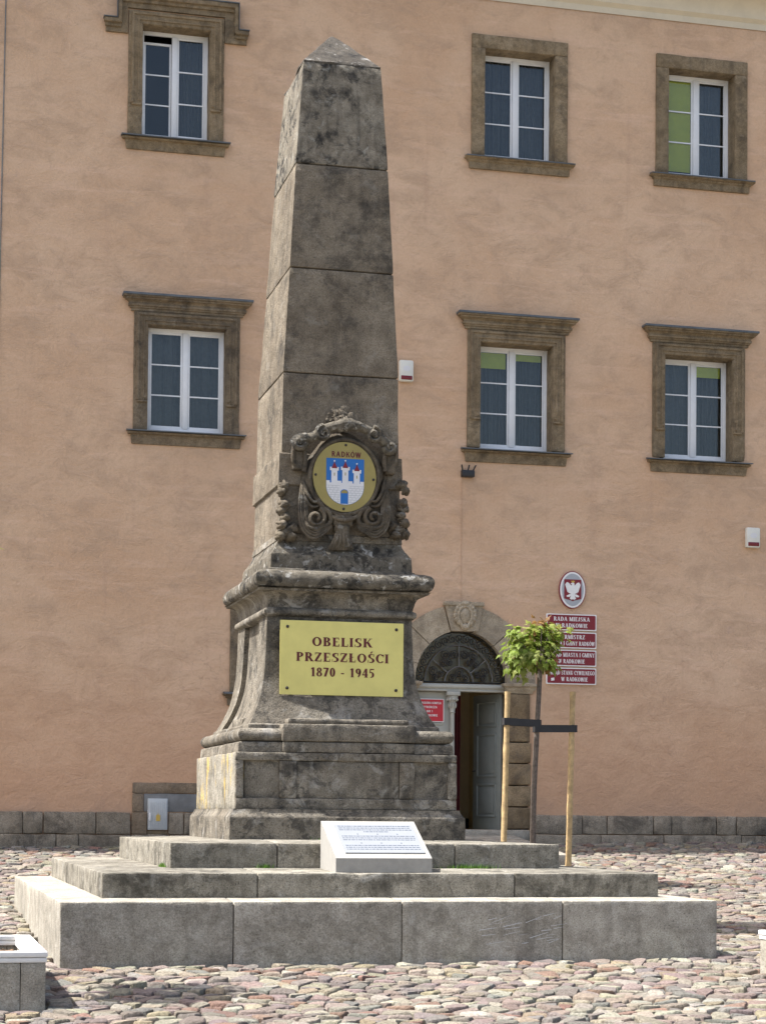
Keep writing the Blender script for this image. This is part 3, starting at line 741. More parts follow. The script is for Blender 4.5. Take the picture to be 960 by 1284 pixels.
    rough(sl_, 0.006, 7, i).build('sill', sm, win, True, 30)
    ld = MB(); a, b = sx0-0.03, sx1+0.03
    ld.add([(a, YW-0.16, z0-0.066), (b, YW-0.16, z0-0.066), (b, YW-0.16, z0-0.048), (a, YW-0.16, z0-0.048), (a, YW, z0-0.02), (b, YW, z0-0.02), (x0, yf, z0+0.006), (x1, yf, z0+0.006), (x0, YW, z0-0.018), (x1, YW, z0-0.018), (a, YW, z0-0.05), (b, YW, z0-0.05)],
           [(0, 1, 2, 3), (3, 2, 5, 4), (8, 9, 7, 6), (0, 3, 4, 10), (1, 11, 5, 2), (0, 10, 11, 1)])
    ld.build('sill_flashing', 'lead', win)
    if kind == 'hood':
        zt = oz1+0.245
        hd = hood(ox0-jw+0.0, ox1+jw-0.0, [(0.02, zt-0.02), (0.05, zt-0.015), (0.052, zt+0.025), (0.075, zt+0.03), (0.076, zt+0.055), (0.1, zt+0.06), (0.102, zt+0.095), (0.085, zt+0.105), (0.09, zt+0.13), (0.13, zt+0.16), (0.15, zt+0.165), (0.152, zt+0.19), (0.185, zt+0.2), (0.187, zt+0.225)], YW)
        rough(hd, 0.006, 7, i).build('hood', sm, win, True, 30)
        lc = hood(ox0-jw, ox1+jw, [(0.195, zt+0.222), (0.205, zt+0.228), (0.203, zt+0.262), (0.1, zt+0.285), (0.0, zt+0.3)], YW)
        lc.build('hood_flashing', 'lead', win)
    if kind == 'ear':
        q = MB()
        q.slabxz([(-1.53, 14.66), (-1.16, 14.66), (-1.16, 14.9), (-1.16, 15.1), (.5, 15.1), (.5, 14.66), (.88, 14.66), (.88, 14.86), (.69, 14.86), (.69, 15.3), (-1.29, 15.3), (-1.29, 14.86), (-1.53, 14.86)], YW-0.05, YW+0.02)
        for (a, b, c, d) in ((-1.565, -1.27, 14.8, 14.88), (-1.335, -1.262, 14.8, 15.3), (-1.335, .73, 15.25, 15.335), (.66, .733, 14.8, 15.3), (.66, .91, 14.8, 14.88)):
            q.add(*grid_box((a, b, YW-0.13, YW-0.03, c, d), 0.1, 0.02, 0.004, i)); q.add(*grid_box((a+0.015, b-0.015, YW-0.085, YW-0.03, c-0.06, d-0.03), 0.1, 0.012, 0.003, i))
        q.build('hood', sm, win, True, 40)
        lf = MB(); lf.box(-1.345, .742, YW-0.14, YW, 15.333, 15.35); lf.box(-1.575, -1.34, YW-0.14, YW, 14.879, 14.893); lf.box(.737, .92, YW-0.14, YW, 14.879, 14.893); lf.box(.7335, .742, YW-0.14, YW, 14.89, 15.333); lf.box(-1.345, -1.337, YW-0.14, YW, 14.89, 15.333)
        lf.build('hood_flashing', 'lead', win)
for i, wd in enumerate(WINS): window(i, *wd)

# ---- plinth stones of the wall
def plinth_row(xs, z0, z1, seed, proud, m='plinth'):
    for q, (a, b) in enumerate(zip(xs, xs[1:])):
        H(stone_block('plinth_stone', (a+0.006, b-0.006, YW-proud-0.012*((q*7+seed) % 3)/2, YW+0.05, z0, z1), m, None, seed+q*1.7, 0.14, 0.018, 0.012, 0.04))
plinth_row([-9, -7.6, -6.5, -5.2, -4.1, -3.35, -2.75, -2.41, -1.54, -0.955], 1.055, 1.425, 3, 0.07)
plinth_row([-9, -8, -6.9, -5.8, -4.7, -3.6, -2.2, -1.83, -0.95, -0.3, 0.5, 1.4, 2.3, 3.2, 3.5], 0.35, 1.045, 11, 0.11)
plinth_row([-0.95, -0.68], 1.055, 1.425, 31, 0.06, 'patch'); plinth_row([-0.32, -0.06, 0.6, 1.5, 2.4, 3.2, 3.52], 1.055, 1.425, 37, 0.06)
plinth_row([6.11, 7.06, 7.53, 8.41, 8.76, 9.63, 10.02, 11.2, 12.4, 13.5, 15, 17], 1.1, 1.435, 5, 0.06)
plinth_row([6.11, 7.4, 8.6, 10.1, 11.5, 13, 15, 17], 0.45, 1.09, 17, 0.1)
# bare stone and cement patch round the meter box
H(stone_block('stone_patch', (-0.93, 0.4, YW-0.03, YW+0.05, 1.75, 1.93), 'patch', None, 3, 0.12, 0.015, 0.008, 0.05))
H(stone_block('stone_patch', (-0.93, -0.74, YW-0.028, YW+0.05, 1.43, 1.745), 'patch', None, 8, 0.12, 0.015, 0.008, 0.05))
H(stone_block('cement_patch', (-0.735, 0.4, YW-0.022, YW+0.05, 1.435, 1.745), 'cement', None, 8, 0.12, 0.01, 0.008, 0.02))
H(stone_block('brick_course', (-0.67, -0.33, YW-0.03, YW+0.05, 1.05, 1.12), 'jamb', None, 4, 0.1, 0.01, 0.004, 0.02))
mbx = MB(); mbx.box(-0.672, -0.338, YW-0.065, YW+0.04, 1.13, 1.66, 0.008)
box = mbx.build('meter_box', 'pvcgrey', None, True, 30)
tag(box, 'small grey utility cabinet with ribbed door set into the wall plinth', 'utility box')
d = MB(); d.box(-0.655, -0.355, YW-0.075, YW-0.064, 1.15, 1.625, 0.004)
for q in range(9): d.box(-0.635+q*0.032, -0.622+q*0.032, YW-0.081, YW-0.074, 1.18, 1.6, 0.003)
dd = d.build('door', 'pvcgrey', box, True, 30)
d = MB(); d.box(-0.655, -0.625, YW-0.1, YW-0.08, 1.28, 1.42, 0.008); d.build('handle', 'signwhite', dd, True, 30)
d = MB(); d.slabxz([(-0.535, 1.28), (-0.465, 1.28), (-0.465, 1.38), (-0.485, 1.38), (-0.5, 1.42), (-0.515, 1.38), (-0.535, 1.38)], YW-0.0845, YW-0.082); d.build('warning_sticker', 'gold', dd)

# ---- arched doorway
def arcpt(a, rx, rz): return (DXC+rx*math.cos(a), DZS+rz*math.sin(a))
frm = MB()                                     # fixed door frame: transom and posts
frm.box(DX0, DX1, YW+0.1, YW+0.26, 3.6, 3.74, 0.012); frm.box(DX0, DX1, YW+0.07, YW+0.12, 3.665, 3.72, 0.01); frm.box(DX0, DX1, YW+0.085, YW+0.11, 3.605, 3.635, 0.008)
doorway = H(frm.build('doorway', 'transom', None, True, 30))
angs = [0, 20, 46, 76, 104, 134, 160, 180]
for q, (a0, a1) in enumerate(zip(angs, angs[1:])):
    if q == 3: continue
    mb = MB(); n = 8; vs = []
    for s in range(n+1):
        a = math.radians(a0+0.35+(a1-a0-0.7)*s/n)
        for rr, zz in ((0, 0), (1, 0), (1, 1), (0, 1)):
            x, z = arcpt(a, DRX if rr == 0 else RO, DRZ if rr == 0 else RO)
            vs.append((x, YW-0.035 if zz == 0 else YW+0.3, z))
    fs = []
    for s in range(n):
        for e in range(4): fs.append((s*4+e, s*4+(e+1) % 4, (s+1)*4+(e+1) % 4, (s+1)*4+e))
    fs += [(3, 2, 1, 0), (n*4, n*4+1, n*4+2, n*4+3)]
    mb.add(vs, fs); rough(mb, 0.004, 6, q).build('voussoir', 'arch', doorway, True, 40)
ks = MB(); ks.add([(4.615, YW-0.07, 4.66), (5.105, YW-0.07, 4.66), (5.175, YW-0.09, 5.1), (4.5, YW-0.09, 5.1), (4.615, YW+0.3, 4.66), (5.105, YW+0.3, 4.66), (5.175, YW+0.1, 5.1), (4.5, YW+0.1, 5.1)], [(0, 1, 2, 3), (4, 7, 6, 5), (0, 4, 5, 1), (1, 5, 6, 2), (2, 6, 7, 3), (3, 7, 4, 0)])
ks.add(*grid_box((4.47, 5.2, YW-0.12, YW+0.1, 5.1, 5.17), 0.1, 0.012, 0.004, 2, 0.02))
key = ks.build('keystone', 'arch', doorway, True, 30)
cr = MB()
ov = [(4.85+0.125*math.cos(a), YW-0.11, 4.93+0.165*math.sin(a)-(0.05 if math.sin(a) < -0.9 else 0)) for a in [2*math.pi*s/22 for s in range(23)]]
cr.tube(ov, 0.03, 8, False); cr.blob((4.85, YW-0.09, 4.93), (0.11, 0.05, 0.15), 3, 0.2)
for s in range(14):
    a = math.radians(-50+s*21.5); cr.blob((4.85+0.175*math.cos(a), YW-0.1, 4.95+0.19*math.sin(a)), (0.045, 0.04, 0.05), s, 0.5, 8, 6)
cr.blob((4.85, YW-0.11, 5.14), (0.1, 0.05, 0.05), 5, 0.4); cr.blob((4.85, YW-0.1, 4.73), (0.07, 0.04, 0.06), 6, 0.2)
cr.build('crest', 'arch', key, True, 180)
# imposts and jamb stones
for sgn, a, b in ((1, DX1, 6.1), (-1, 3.53, DX0)):
    zs = [0.75, 1.18, 1.575, 1.957, 2.345, 2.72, 3.58]
    for q, (z0, z1) in enumerate(zip(zs, zs[1:])):
        stone_block('jamb_stone', (a+(0.0 if q < 5 else 0.02), b-(0.0 if q < 5 else 0.02), YW-0.06, YW+0.3, z0+0.008, z1-0.008), 'jamb', doorway, q*2.3+sgn, 0.1, 0.022, 0.006, 0.03)
    im = hood(a+0.01, b-0.01, [(0.02, 3.58), (0.03, 3.585), (0.04, 3.62), (0.07, 3.65), (0.08, 3.68), (0.12, 3.71), (0.125, 3.745), (0.05, 3.765)], YW-0.02)
    im.box(a, b, YW-0.02, YW+0.3, 3.582, 3.757)
    rough(im, 0.004, 6, sgn).build('impost', 'arch', doorway, True, 30)
th = MB(); th.add(*grid_box((DX0-0.35, DX1+0.35, YW-0.28, YW+0.6, 0.98, 1.17), 0.2, 0.02, 0.004, 3, 0.03)); th.build('threshold', 'slab', doorway, True, 40)
# fanlight glass + wrought iron grille
fg = MB(); poly = [arcpt(math.pi*s/32, DRX+0.01, DRZ+0.01) for s in range(33)]; fg.slabxz([(x, max(z, 3.745)) for x, z in poly], YW+0.2, YW+0.206)
fan = fg.build('fanlight', 'glass', doorway)
g1 = MB(); yg = YW+0.13
def arcxz(r, a0, a1, n=24, k=None): return [(DXC+r*math.cos(math.radians(a0+(a1-a0)*s/n)), yg, 3.765+(k or 1.06)*r*math.sin(math.radians(a0+(a1-a0)*s/n))) for s in range(n+1)]
g1.tube(arcxz(0.62, 0, 180), 0.011, 6); g1.tube(arcxz(0.26, 0, 180), 0.013, 6)
for a in (38, 90, 142): g1.tube([(DXC+r*math.cos(math.radians(a)), yg, 3.765+1.06*r*math.sin(math.radians(a))) for r in (0.27, 0.61)], 0.009, 6)
g1.build('glazing_bar', 'iron_grey', fan, True, 60)
g2 = MB()
def spiral(cx, cz, r, a0, turns, sgn, n=22): return [(cx+r*(1-0.8*s/n)*math.cos(a0+sgn*turns*2*math.pi*s/n), yg-0.02, cz+r*(1-0.8*s/n)*math.sin(a0+sgn*turns*2*math.pi*s/n)) for s in range(n+1)]
g2.tube(arcxz(0.83, 0, 180, 32, 1.08), 0.014, 6)
for s in range(17):
    a = 6+s*10.5; x, z = DXC+0.725*math.cos(math.radians(a)), 3.765+1.07*0.725*math.sin(math.radians(a))
    g2.tube(spiral(x, z, 0.075, math.radians(a)+(0 if s % 2 else math.pi), 1.4, 1 if s % 2 else -1), 0.0095, 5)
for a, r, rr in ((20, .5, .085), (20, .35, .06), (60, .5, .09), (60, .36, .06), (78, .46, .08), (102, .46, .08), (120, .5, .09), (120, .36, .06), (160, .5, .085), (160, .35, .06), (45, .42, .07), (135, .42, .07), (30, .13, .07), (90, .14, .08), (150, .13, .07), (8, .44, .06), (172, .44, .06)):
    for sg in (1, -1): g2.tube(spiral(DXC+r*math.cos(math.radians(a)), 3.775+1.06*r*math.sin(math.radians(a)), rr, math.radians(a), 1.5, sg), 0.008, 5)
g2.tube([(DX0+0.02, yg-0.01, 3.765), (DX1-0.02, yg-0.01, 3.765)], 0.014, 6)
g2.build('iron_grille', 'iron', fan, True, 60)
# fixed left leaf, slender column, open right leaf
def leaf_mesh(wd, ht, rows, th=0.05):
    mb = MB(); mb.box(0, wd, 0, th, 0, ht, 0.006)
    for z0, z1 in rows:
        for (a, b, c, d_) in ((0.13, 0.165, z0, z1), (wd-0.165, wd-0.13, z0, z1)): mb.box(a, b, -0.022, 0.01, c, d_, 0.006)
        mb.box(0.13, wd-0.13, -0.021, 0.01, z0, z0+0.035, 0.006); mb.box(0.13, wd-0.13, -0.021, 0.01, z1-0.035, z1, 0.006)
        mb.box(0.2, wd-0.2, -0.012, 0.01, z0+0.07, z1-0.07, 0.01)
    return mb
rows = ((0.22, 0.82), (0.94, 1.72), (1.84, 2.3))
lf = leaf_mesh(0.7, 2.42, rows).build('door_leaf', 'transom', doorway, True, 30); lf.location = (DX0+0.01, YW+0.2, 1.172)
op = leaf_mesh(0.86, 2.42, rows).build('door_leaf', 'doorpaint', doorway, True, 30)
op['label'] = 'dark grey green panelled leaf standing open'
op.location = (DX1-0.03, YW+0.26, 1.172); op.rotation_euler = (0, 0, math.radians(180-72)); 
# mirrored so that its panels face the street side of the open leaf
op.scale = (1, -1, 1)
hd = MB(); hd.tube([(0.8, -0.05, 1.05), (0.72, -0.05, 1.05)], 0.012, 6); hd.tube([(0.8, 0.0, 1.05), (0.8, -0.05, 1.05)], 0.01, 6); hd.build('handle', 'iron', op, True, 60)
cc = MB(); cx_ = 4.7; yc = YW+0.14
cc.tube([(cx_, yc, z) for z in (1.175, 1.25, 1.27, 1.3, 1.34, 2.4, 3.22)], [0.07, 0.07, 0.055, 0.062, 0.044, 0.042, 0.038], 14)
cc.tube([(cx_, yc, z) for z in (3.22, 3.235, 3.25, 3.3, 3.42, 3.5, 3.52)], [0.038, 0.052, 0.042, 0.05, 0.062, 0.1, 0.1], 14)
for s in range(8):
    a = s*math.pi/4; cc.blob((cx_+0.06*math.cos(a), yc+0.06*math.sin(a), 3.36), (0.022, 0.022, 0.05), s, 0.2, 7, 6); cc.blob((cx_+0.085*math.cos(a), yc+0.085*math.sin(a), 3.46), (0.028, 0.028, 0.03), s+3, 0.2, 7, 6)
cc.box(cx_-0.12, cx_+0.12, yc-0.1, yc+0.1, 3.525, 3.6, 0.01)
cc.build('door_column', 'transom', doorway, True, 50)
# lobby
lb = MB(); a, b, c, d_ = DX0-0.1, DX1+0.25, YW+0.33, YW+3.2
lb.add([(a, c, 1.165), (b, c, 1.165), (b, d_, 1.165), (a, d_, 1.165), (a, c, 4.9), (b, c, 4.9), (b, d_, 4.9), (a, d_, 4.9)], [(0, 1, 2, 3), (2, 6, 7, 3), (1, 5, 6, 2), (0, 3, 7, 4), (4, 7, 6, 5)])
lb.build('lobby', 'beige', doorway)
sk = MB(); sk.box(DX0, b-0.01, d_-0.04, d_-0.01, 1.17, 1.36); sk.build('skirting', 'black', doorway)
dr = MB(); n = 30; vs = []
for z in (1.18, 2.4, 3.6): vs += [(4.72+0.36*q/n, YW+0.9+0.03*math.sin(q*1.3), z) for q in range(n+1)]
dr.add(vs, [(l*(n+1)+q, l*(n+1)+q+1, (l+1)*(n+1)+q+1, (l+1)*(n+1)+q) for l in range(2) for q in range(n)]); dr.build('drape', 'curtain_red', doorway, True, 180)

# ------------------------------------------------------------------ signs and fittings on the wall
def rrect(x0, x1, z0, z1, r, n=5):
    P = []
    for cx, cz, a in ((x1-r, z0+r, -90), (x1-r, z1-r, 0), (x0+r, z1-r, 90), (x0+r, z0+r, 180)):
        for s in range(n+1): P.append((cx+r*math.cos(math.radians(a+90*s/n)), cz+r*math.sin(math.radians(a+90*s/n))))
    return P
def office_sign(z0, z1, lines, label, emblem=False):
    x0, x1 = 6.38, 7.315
    s = MB(); s.slabxz(rrect(x0, x1, z0, z1, 0.012), YW-0.035, YW+0.003); o = s.build('office_sign', 'signwhite')
    tag(o, label, 'sign', 'dark red office signs beside the door')
    s = MB(); s.slabxz(rrect(x0+0.018, x1-0.018, z0+0.018, z1-0.018, 0.02), YW-0.0375, YW-0.0345); s.build('panel', 'signred', o)
    for k, (tx, wd) in enumerate(lines): text(o, 'signwhite', tx, (x0+x1)/2+(0.06 if emblem and k else 0), z1-0.125-0.115*k, 0.072, YW-0.0385, GS, 0.003, wd)
    if emblem:
        e = MB(); e.slabxz([(x0+0.09, z0+0.055), (x0+0.15, z0+0.065), (x0+0.145, z0+0.115), (x0+0.085, z0+0.105)], YW-0.0395, YW-0.037); e.build('emblem', 'signwhite', o)
office_sign(4.735, 5.025, [('RADA MIEJSKA', 0.68), ('W RADKOWIE', 0.6)], 'dark red sign reading RADA MIEJSKA at the top of the sign stack')
office_sign(4.415, 4.705, [('BURMISTRZ', 0.5), ('MIASTA I GMINY RADKÓW', 0.87)], 'dark red sign reading BURMISTRZ below the RADA MIEJSKA sign')
office_sign(4.095, 4.385, [('URZĄD MIASTA I GMINY', 0.87), ('W RADKOWIE', 0.5)], 'dark red sign reading URZĄD MIASTA I GMINY half behind the maple crown')
office_sign(3.77, 4.065, [('URZĄD STANU CYWILNEGO', 0.87), ('W RADKOWIE', 0.5)], 'dark red sign reading URZĄD STANU CYWILNEGO at the foot of the stack', True)
# oval eagle emblem
def ellipse(cx, cz, rx, rz, n=48): return [(cx+rx*math.cos(2*math.pi*s/n), cz+rz*math.sin(2*math.pi*s/n)) for s in range(n)]
s = MB(); s.slabxz(ellipse(6.86, 5.46, 0.25, 0.335), YW-0.04, YW+0.003); eag = s.build('eagle_emblem', 'signred')
tag(eag, 'oval grey enamel emblem with white eagle on a red shield', 'emblem')
s = MB(); s.slabxz(ellipse(6.86, 5.46, 0.236, 0.32), YW-0.043, YW-0.0395); s.build('white_border', 'signwhite', eag)
s = MB(); s.slabxz(ellipse(6.86, 5.46, 0.205, 0.288), YW-0.046, YW-0.0425); s.build('field', 'greyenamel', eag)
s = MB(); s.slabxz([(6.7, 5.3), (6.83, 5.27), (6.86, 5.255), (6.89, 5.27), (7.02, 5.3), (7.02, 5.645), (6.7, 5.645)], YW-0.05, YW-0.0455); s.build('shield', 'signred', eag)
s = MB(); ye = YW-0.054
def pl(pts, k): s.slabxz([(6.86+x, 5.46+z) for x, z in pts], ye-0.0004*k, ye+0.004)
pl([(-.035, -.12), (.035, -.12), (.05, 0), (.04, .08), (-.04, .08), (-.05, 0)], 1); pl([(-.02, .06), (.025, .06), (.03, .11), (.01, .13), (-.02, .125), (-.05, .1), (-.02, .1)], 2)
for sg in (1, -1):
    w_ = [[(.03, .07), (.03, -.01), (.07, .0), (.12, .1), (.11, .135), (.075, .12)], [(.07, .06), (.075, -.04), (.1, -.045), (.145, .09), (.12, .13)], [(.04, .03), (.055, -.06), (.08, -.06), (.1, .02)], [(.03, .0), (.035, -.07), (.055, -.07), (.07, .0)], [(.02, -.08), (.06, -.13), (.11, -.13), (.12, -.11), (.06, -.08)]]
    for k, q in enumerate(w_): pl([(x*sg, z) for x, z in (q if sg > 0 else q[::-1])], 3+k)
pl([(-.03, -.1), (-.06, -.16), (-.02, -.18), (0, -.165), (.02, -.18), (.06, -.16), (.03, -.1)], 9)
s.build('eagle', 'signwhite', eag)
s = MB(); s.slabxz([(6.835, 5.59), (6.885, 5.59), (6.895, 5.625), (6.875, 5.61), (6.86, 5.63), (6.845, 5.61), (6.825, 5.625)], ye-0.006, ye+0.004); s.build('crown', 'gold', eag)
# polling-station sign on the fixed door leaf
s = MB(); yp = YW+0.165; s.slabxz(rrect(4.03, 4.555, 3.06, 3.47, 0.008), yp, yp+0.012); ps = s.build('door_sign', 'signwhite')
tag(ps, 'bright red notice with white lettering on the closed door leaf', 'sign')
s = MB(); s.slabxz(rrect(4.044, 4.541, 3.074, 3.456, 0.006), yp-0.003, yp+0.001); s.build('panel', 'signbright', ps)
for k, (tx, wd) in enumerate((('OBWODOWA KOMISJA', .42), ('WYBORCZA', .27), ('NR 1', .11), ('W RADKOWIE', .29))): text(ps, 'signwhite', tx, 4.2925, 3.375-0.073*k, 0.04, yp-0.0042, GP, 0.003, wd)
# alarm sirens
def alarm(x0, x1, z0, z1, label):
    s = MB(); s.box(x0, x1, YW-0.11, YW+0.003, z0, z1, 0.03); o = s.build('alarm_siren', 'plastic', None, True, 40); tag(o, label, 'alarm', 'alarm sirens on the wall')
    s = MB(); s.box(x0+0.025, x1-0.025, YW-0.118, YW-0.08, z0+0.025, z0+0.1, 0.012); s.build('lens', 'redplastic', o, True, 40)
    s = MB(); s.slabxz(ellipse((x0+x1)/2, z1-0.15, 0.07, 0.05, 24), YW-0.1125, YW-0.109); s.build('badge', 'silver', o)
alarm(3.63, 3.885, 9.0, 9.375, 'cream alarm siren with red lens beside the obelisk shaft'); alarm(10.18, 10.45, 6.35, 6.72, 'cream alarm siren with red lens under the lower right window')
tag(bpy.data.objects['alarm_siren.001'], 'cream alarm siren with red lens on open plaster beyond the sign stack')
# black bracket with stub antennas, and its cable
s = MB(); s.box(4.78, 5.01, YW-0.11, YW+0.004, 7.38, 7.5, 0.012)
for a, b in ((4.8, -.03), (4.89, .02), (4.98, .05)): s.tube([(a, YW-0.06, 7.48), (a+b, YW-0.1, 7.59)], 0.014, 6)
tag(s.build('wall_lamp_bracket', 'black', None, True, 40), 'small black bracket with three stubs under a window with green blinds', 'bracket')
def cable(pts, r, m, label):
    s = MB(); s.tube(pts, r, 6); tag(s.build('wall_cable', m, None, True, 60), label, 'cable')
cable([(4.80, YW-0.006, z+0.01*0) for z in (7.37, 6.9, 6.2, 5.7, 5.2)], 0.004, 'plaster', 'thin cable running down the plaster from bracket to door keystone')
cable([(-3.19-0.006*k, YW-0.008, 15.9-k*0.7) for k in range(21)], 0.011, 'cement', 'thin grey cable running down the plaster from the eaves past the eared window')

# ------------------------------------------------------------------ obelisk monument
mon = empty('obelisk_monument', 'tall weathered sandstone obelisk on stepped base with brass plaque and town arms', 'monument')
DXT = [(0, 0), (1.1, -0.02), (3.6, -0.018), (3.9, 0.0), (4.4, 0.004), (5, 0.008), (6.34, 0.009), (7.55, 0.0235), (8.757, 0.031), (9.965, 0.046), (11, 0.04)]
def dxz(z):
    for (a, p), (b, q) in zip(DXT, DXT[1:]):
        if z <= b: return p+(q-p)*(z-a)/(b-a)
    return 0.04
def lv(z, a, kb=0.0, ins=0.0):
    d = dxz(z); return (z, -a+d+ins, a+d-ins, -K*a+ins, K*a+kb-ins)
# three steps, each a ring of cut blocks round a mortar core
def step(name, a, z0, z1, wid, fj, sj, m, seed, slope_in, chip, label):
    b = K*a
    core = MB(); core.box(-a+0.035, a-0.035, -b+0.035, b-0.035, z0, z1-0.03)
    st = core.build(name, 'mortar', mon); st['label'] = label
    def sl(x, y):
        d = min(a-abs(x), b-abs(y)); return max(0.0, d)*slope_in
    xs = [-a]+fj+[a]; g = 0.0045
    for q, (p0, p1) in enumerate(zip(xs, xs[1:])):
        for sgn in (-1, 1):
            ya, yb = (-b, -b+wid) if sgn < 0 else (b-wid, b)
            stone_block('step_stone', (p0+(g if q else 0), p1-(g if q < len(xs)-2 else 0), ya, yb, z0, z1), m, st, seed+q*3.7+sgn, 0.055, 0.009, 0.003, chip, sl)
    ys = [-b+wid]+sj+[b-wid]
    for q, (p0, p1) in enumerate(zip(ys, ys[1:])):
        for sgn in (-1, 1):
            xa, xb = (-a, -a+wid) if sgn < 0 else (a-wid, a)
            stone_block('step_stone', (xa, xb, p0+g, p1-g, z0, z1), m, st, seed+20+q*2.9+sgn, 0.055, 0.009, 0.003, chip, sl)
    return st
s1 = step('lower_step', 3.27, -0.35, 0.582, 0.75, [-1.645, 0.0, 1.635], [-0.77, 1.45], 'step', 1, 0.035, 0.006, 'bottom step of pale speckled blocks')
step('middle_step', 2.837, 0.56, 0.838, 0.98, [-1.33, 1.295], [-0.6, 1.1], 'step_dark', 50, 0.03, 0.06, 'middle step of darker chipped blocks')
step('upper_step', 2.067, 0.82, 1.118, 0.98, [-0.968, 0.917], [0.1], 'step_dark', 90, 0.03, 0.014, 'upper step of darker blocks')
# white scuffs on the front of the lower step
sc = MB(); rs = random.Random(5)
for q in range(26):
    x = rs.uniform(0.75, 1.55); z = 0.16+0.28*rs.random(); L = rs.uniform(0.04, 0.2); sl_ = rs.uniform(0.1, 0.4); w = rs.uniform(0.002, 0.006)
    y = -K*3.27-0.0065
    sc.add([(x, y, z), (x+L, y, z+L*sl_), (x+L, y, z+L*sl_+w*0.5), (x, y, z+w)], [(0, 1, 2, 3)])
sc.build('scuff_marks', MT['silver'], s1)
def part(name, levels, m, n=20, amp=0.005, seed=0, zs=0.06, ang=35):
    return loft(levels, n, amp, seed, 4, zs).build(name, m, mon, True, ang)
part('plinth_base', [lv(1.13, 1.302), lv(1.375, 1.302), lv(1.39, 1.298), lv(1.402, 1.285), lv(1.43, 1.268), lv(1.45, 1.255), lv(1.47, 1.253)], 'pedestal', 36, 0.007, 1)
# pedestal die with recessed front panels
a = 1.23; yf = -K*a
d = MB(); d.add(*grid_box((-a-0.02+0.1, a-0.02, yf+0.045, K*a, 1.462, 2.08), 0.08, 0.012, 0.004, 4, 0.01)); die = d.build('pedestal_die', 'pedestal', mon, True, 40)
d = MB()
for (x0, x1, y, z0, z1) in ((-1.25, 1.21, yf, 1.992, 2.08), (-1.25, 1.21, yf, 1.468, 1.588), (-1.25, -1.164, yf+0.003, 1.588, 1.992), (-0.769, -0.58, yf+0.003, 1.588, 1.992), (0.56, 0.732, yf+0.003, 1.588, 1.992), (1.111, 1.209, yf+0.003, 1.588, 1.992), (-0.58, 0.56, yf+0.02, 1.588, 1.992)):
    d.add(*grid_box((x0, x1, y, yf+0.06, z0, z1), 0.06, 0.014, 0.007, x0+z0, 0.03))
d.build('panel_frame', 'pedestal', die, True, 40)
d = MB(); d.add(*grid_box((-a-0.022, -a+0.085, yf+0.06, K*a, 1.465, 2.079), 0.07, 0.012, 0.006, 9, 0.02)); q = d.build('side_slab', 'lichen', die, True, 40); q['label'] = 'side slab streaked with yellow lichen'
part('fillet_course', [lv(2.085, 1.198), lv(2.17, 1.192), lv(2.186, 1.186), lv(2.195, 1.168)], 'pedestal', 30, 0.006, 3)
tor = [lv(2.2, 1.12)]+[lv(2.27-0.072*math.cos(math.pi*s/9), 1.13+0.068*math.sin(math.pi*s/9)) for s in range(10)]+[lv(2.345, 1.07), lv(2.385, 1.065), lv(2.4, 1.04)]
part('torus_course', tor, 'pedestal', 36, 0.008, 5, 0)
d = MB(); d.add(*grid_box((-0.735, 0.735, yf+0.012, -1.0, 2.083, 2.2), 0.06, 0.018, 0.006, 3, 0.03)); d.add(*grid_box((-0.745, 0.745, yf-0.004, -1.0, 2.203, 2.395), 0.06, 0.022, 0.008, 6, 0.04))
d.add(*grid_box((-0.675, 0.675, yf+0.05, -1.0, 2.39, 2.455), 0.06, 0.022, 0.006, 8, 0.04)); d.build('front_block', 'pedestal', mon, True, 40)
FL = [(2.385, 1.05), (2.44, 1.02), (2.5, 0.985), (2.6, 0.942), (2.7, 0.905), (2.81, 0.877), (2.92, 0.857), (3.05, 0.844), (3.2, 0.835), (3.4, 0.826), (3.6, 0.822)]
def fl(fn): return [fn(z, a_, dxz(z)) for z, a_ in FL]
FW = 0.13
dm = loft(fl(lambda z, a_, d: (z, -a_+d, a_+d, -K*a_, -K*a_+FW)), 30, 0.005, 7, 4, 0.06); dmo = dm.build('tablet_die', 'pedestal', mon, True, 35)
loft(fl(lambda z, a_, d: (z, -a_+d, a_+d, K*a_-FW, K*a_)), 16, 0.004, 8, 4, 0.08).build('back_face', 'pedestal', dmo, True, 35)
loft(fl(lambda z, a_, d: (z, -a_+d+0.055, a_+d-0.055, -K*a_+0.05, K*a_-0.05)), 10, 0.004, 9, 4, 0.08).build('die_core', 'pedestal', dmo, True, 35)
for sgn in (-1, 1):
    for bk in (0, 1):
        def f(z, a_, d):
            x0, x1 = (-a_+d, -a_+d+0.2) if sgn < 0 else (a_+d-0.2, a_+d)
            y0, y1 = (-K*a_+FW+0.001, -K*a_+0.47) if not bk else (K*a_-0.45, K*a_-FW-0.001)
            return (z, x0, x1, y0, y1)
        loft(fl(f), 8, 0.003, 3+bk, 4, 0.08).build('curved_pilaster', 'pedestal', dmo, True, 35)
    d = MB(); d.add(*grid_box((min(sgn*0.9, sgn*1.0), max(sgn*0.9, sgn*1.0), -0.3, 0.38, 2.39, 2.5), 0.08, 0.02, 0.01, 5, 0.05)); d.build('recess_foot', 'pedestal', dmo, True, 40)
ast = [lv(3.59, 0.815), lv(3.6, 0.84)]+[lv(3.645-0.04*math.cos(math.pi*s/8), 0.836+0.03*math.sin(math.pi*s/8)) for s in range(9)]+[lv(3.69, 0.83), lv(3.7, 0.815)]
part('astragal', ast, 'pedestal', 24, 0.004, 11, 0)
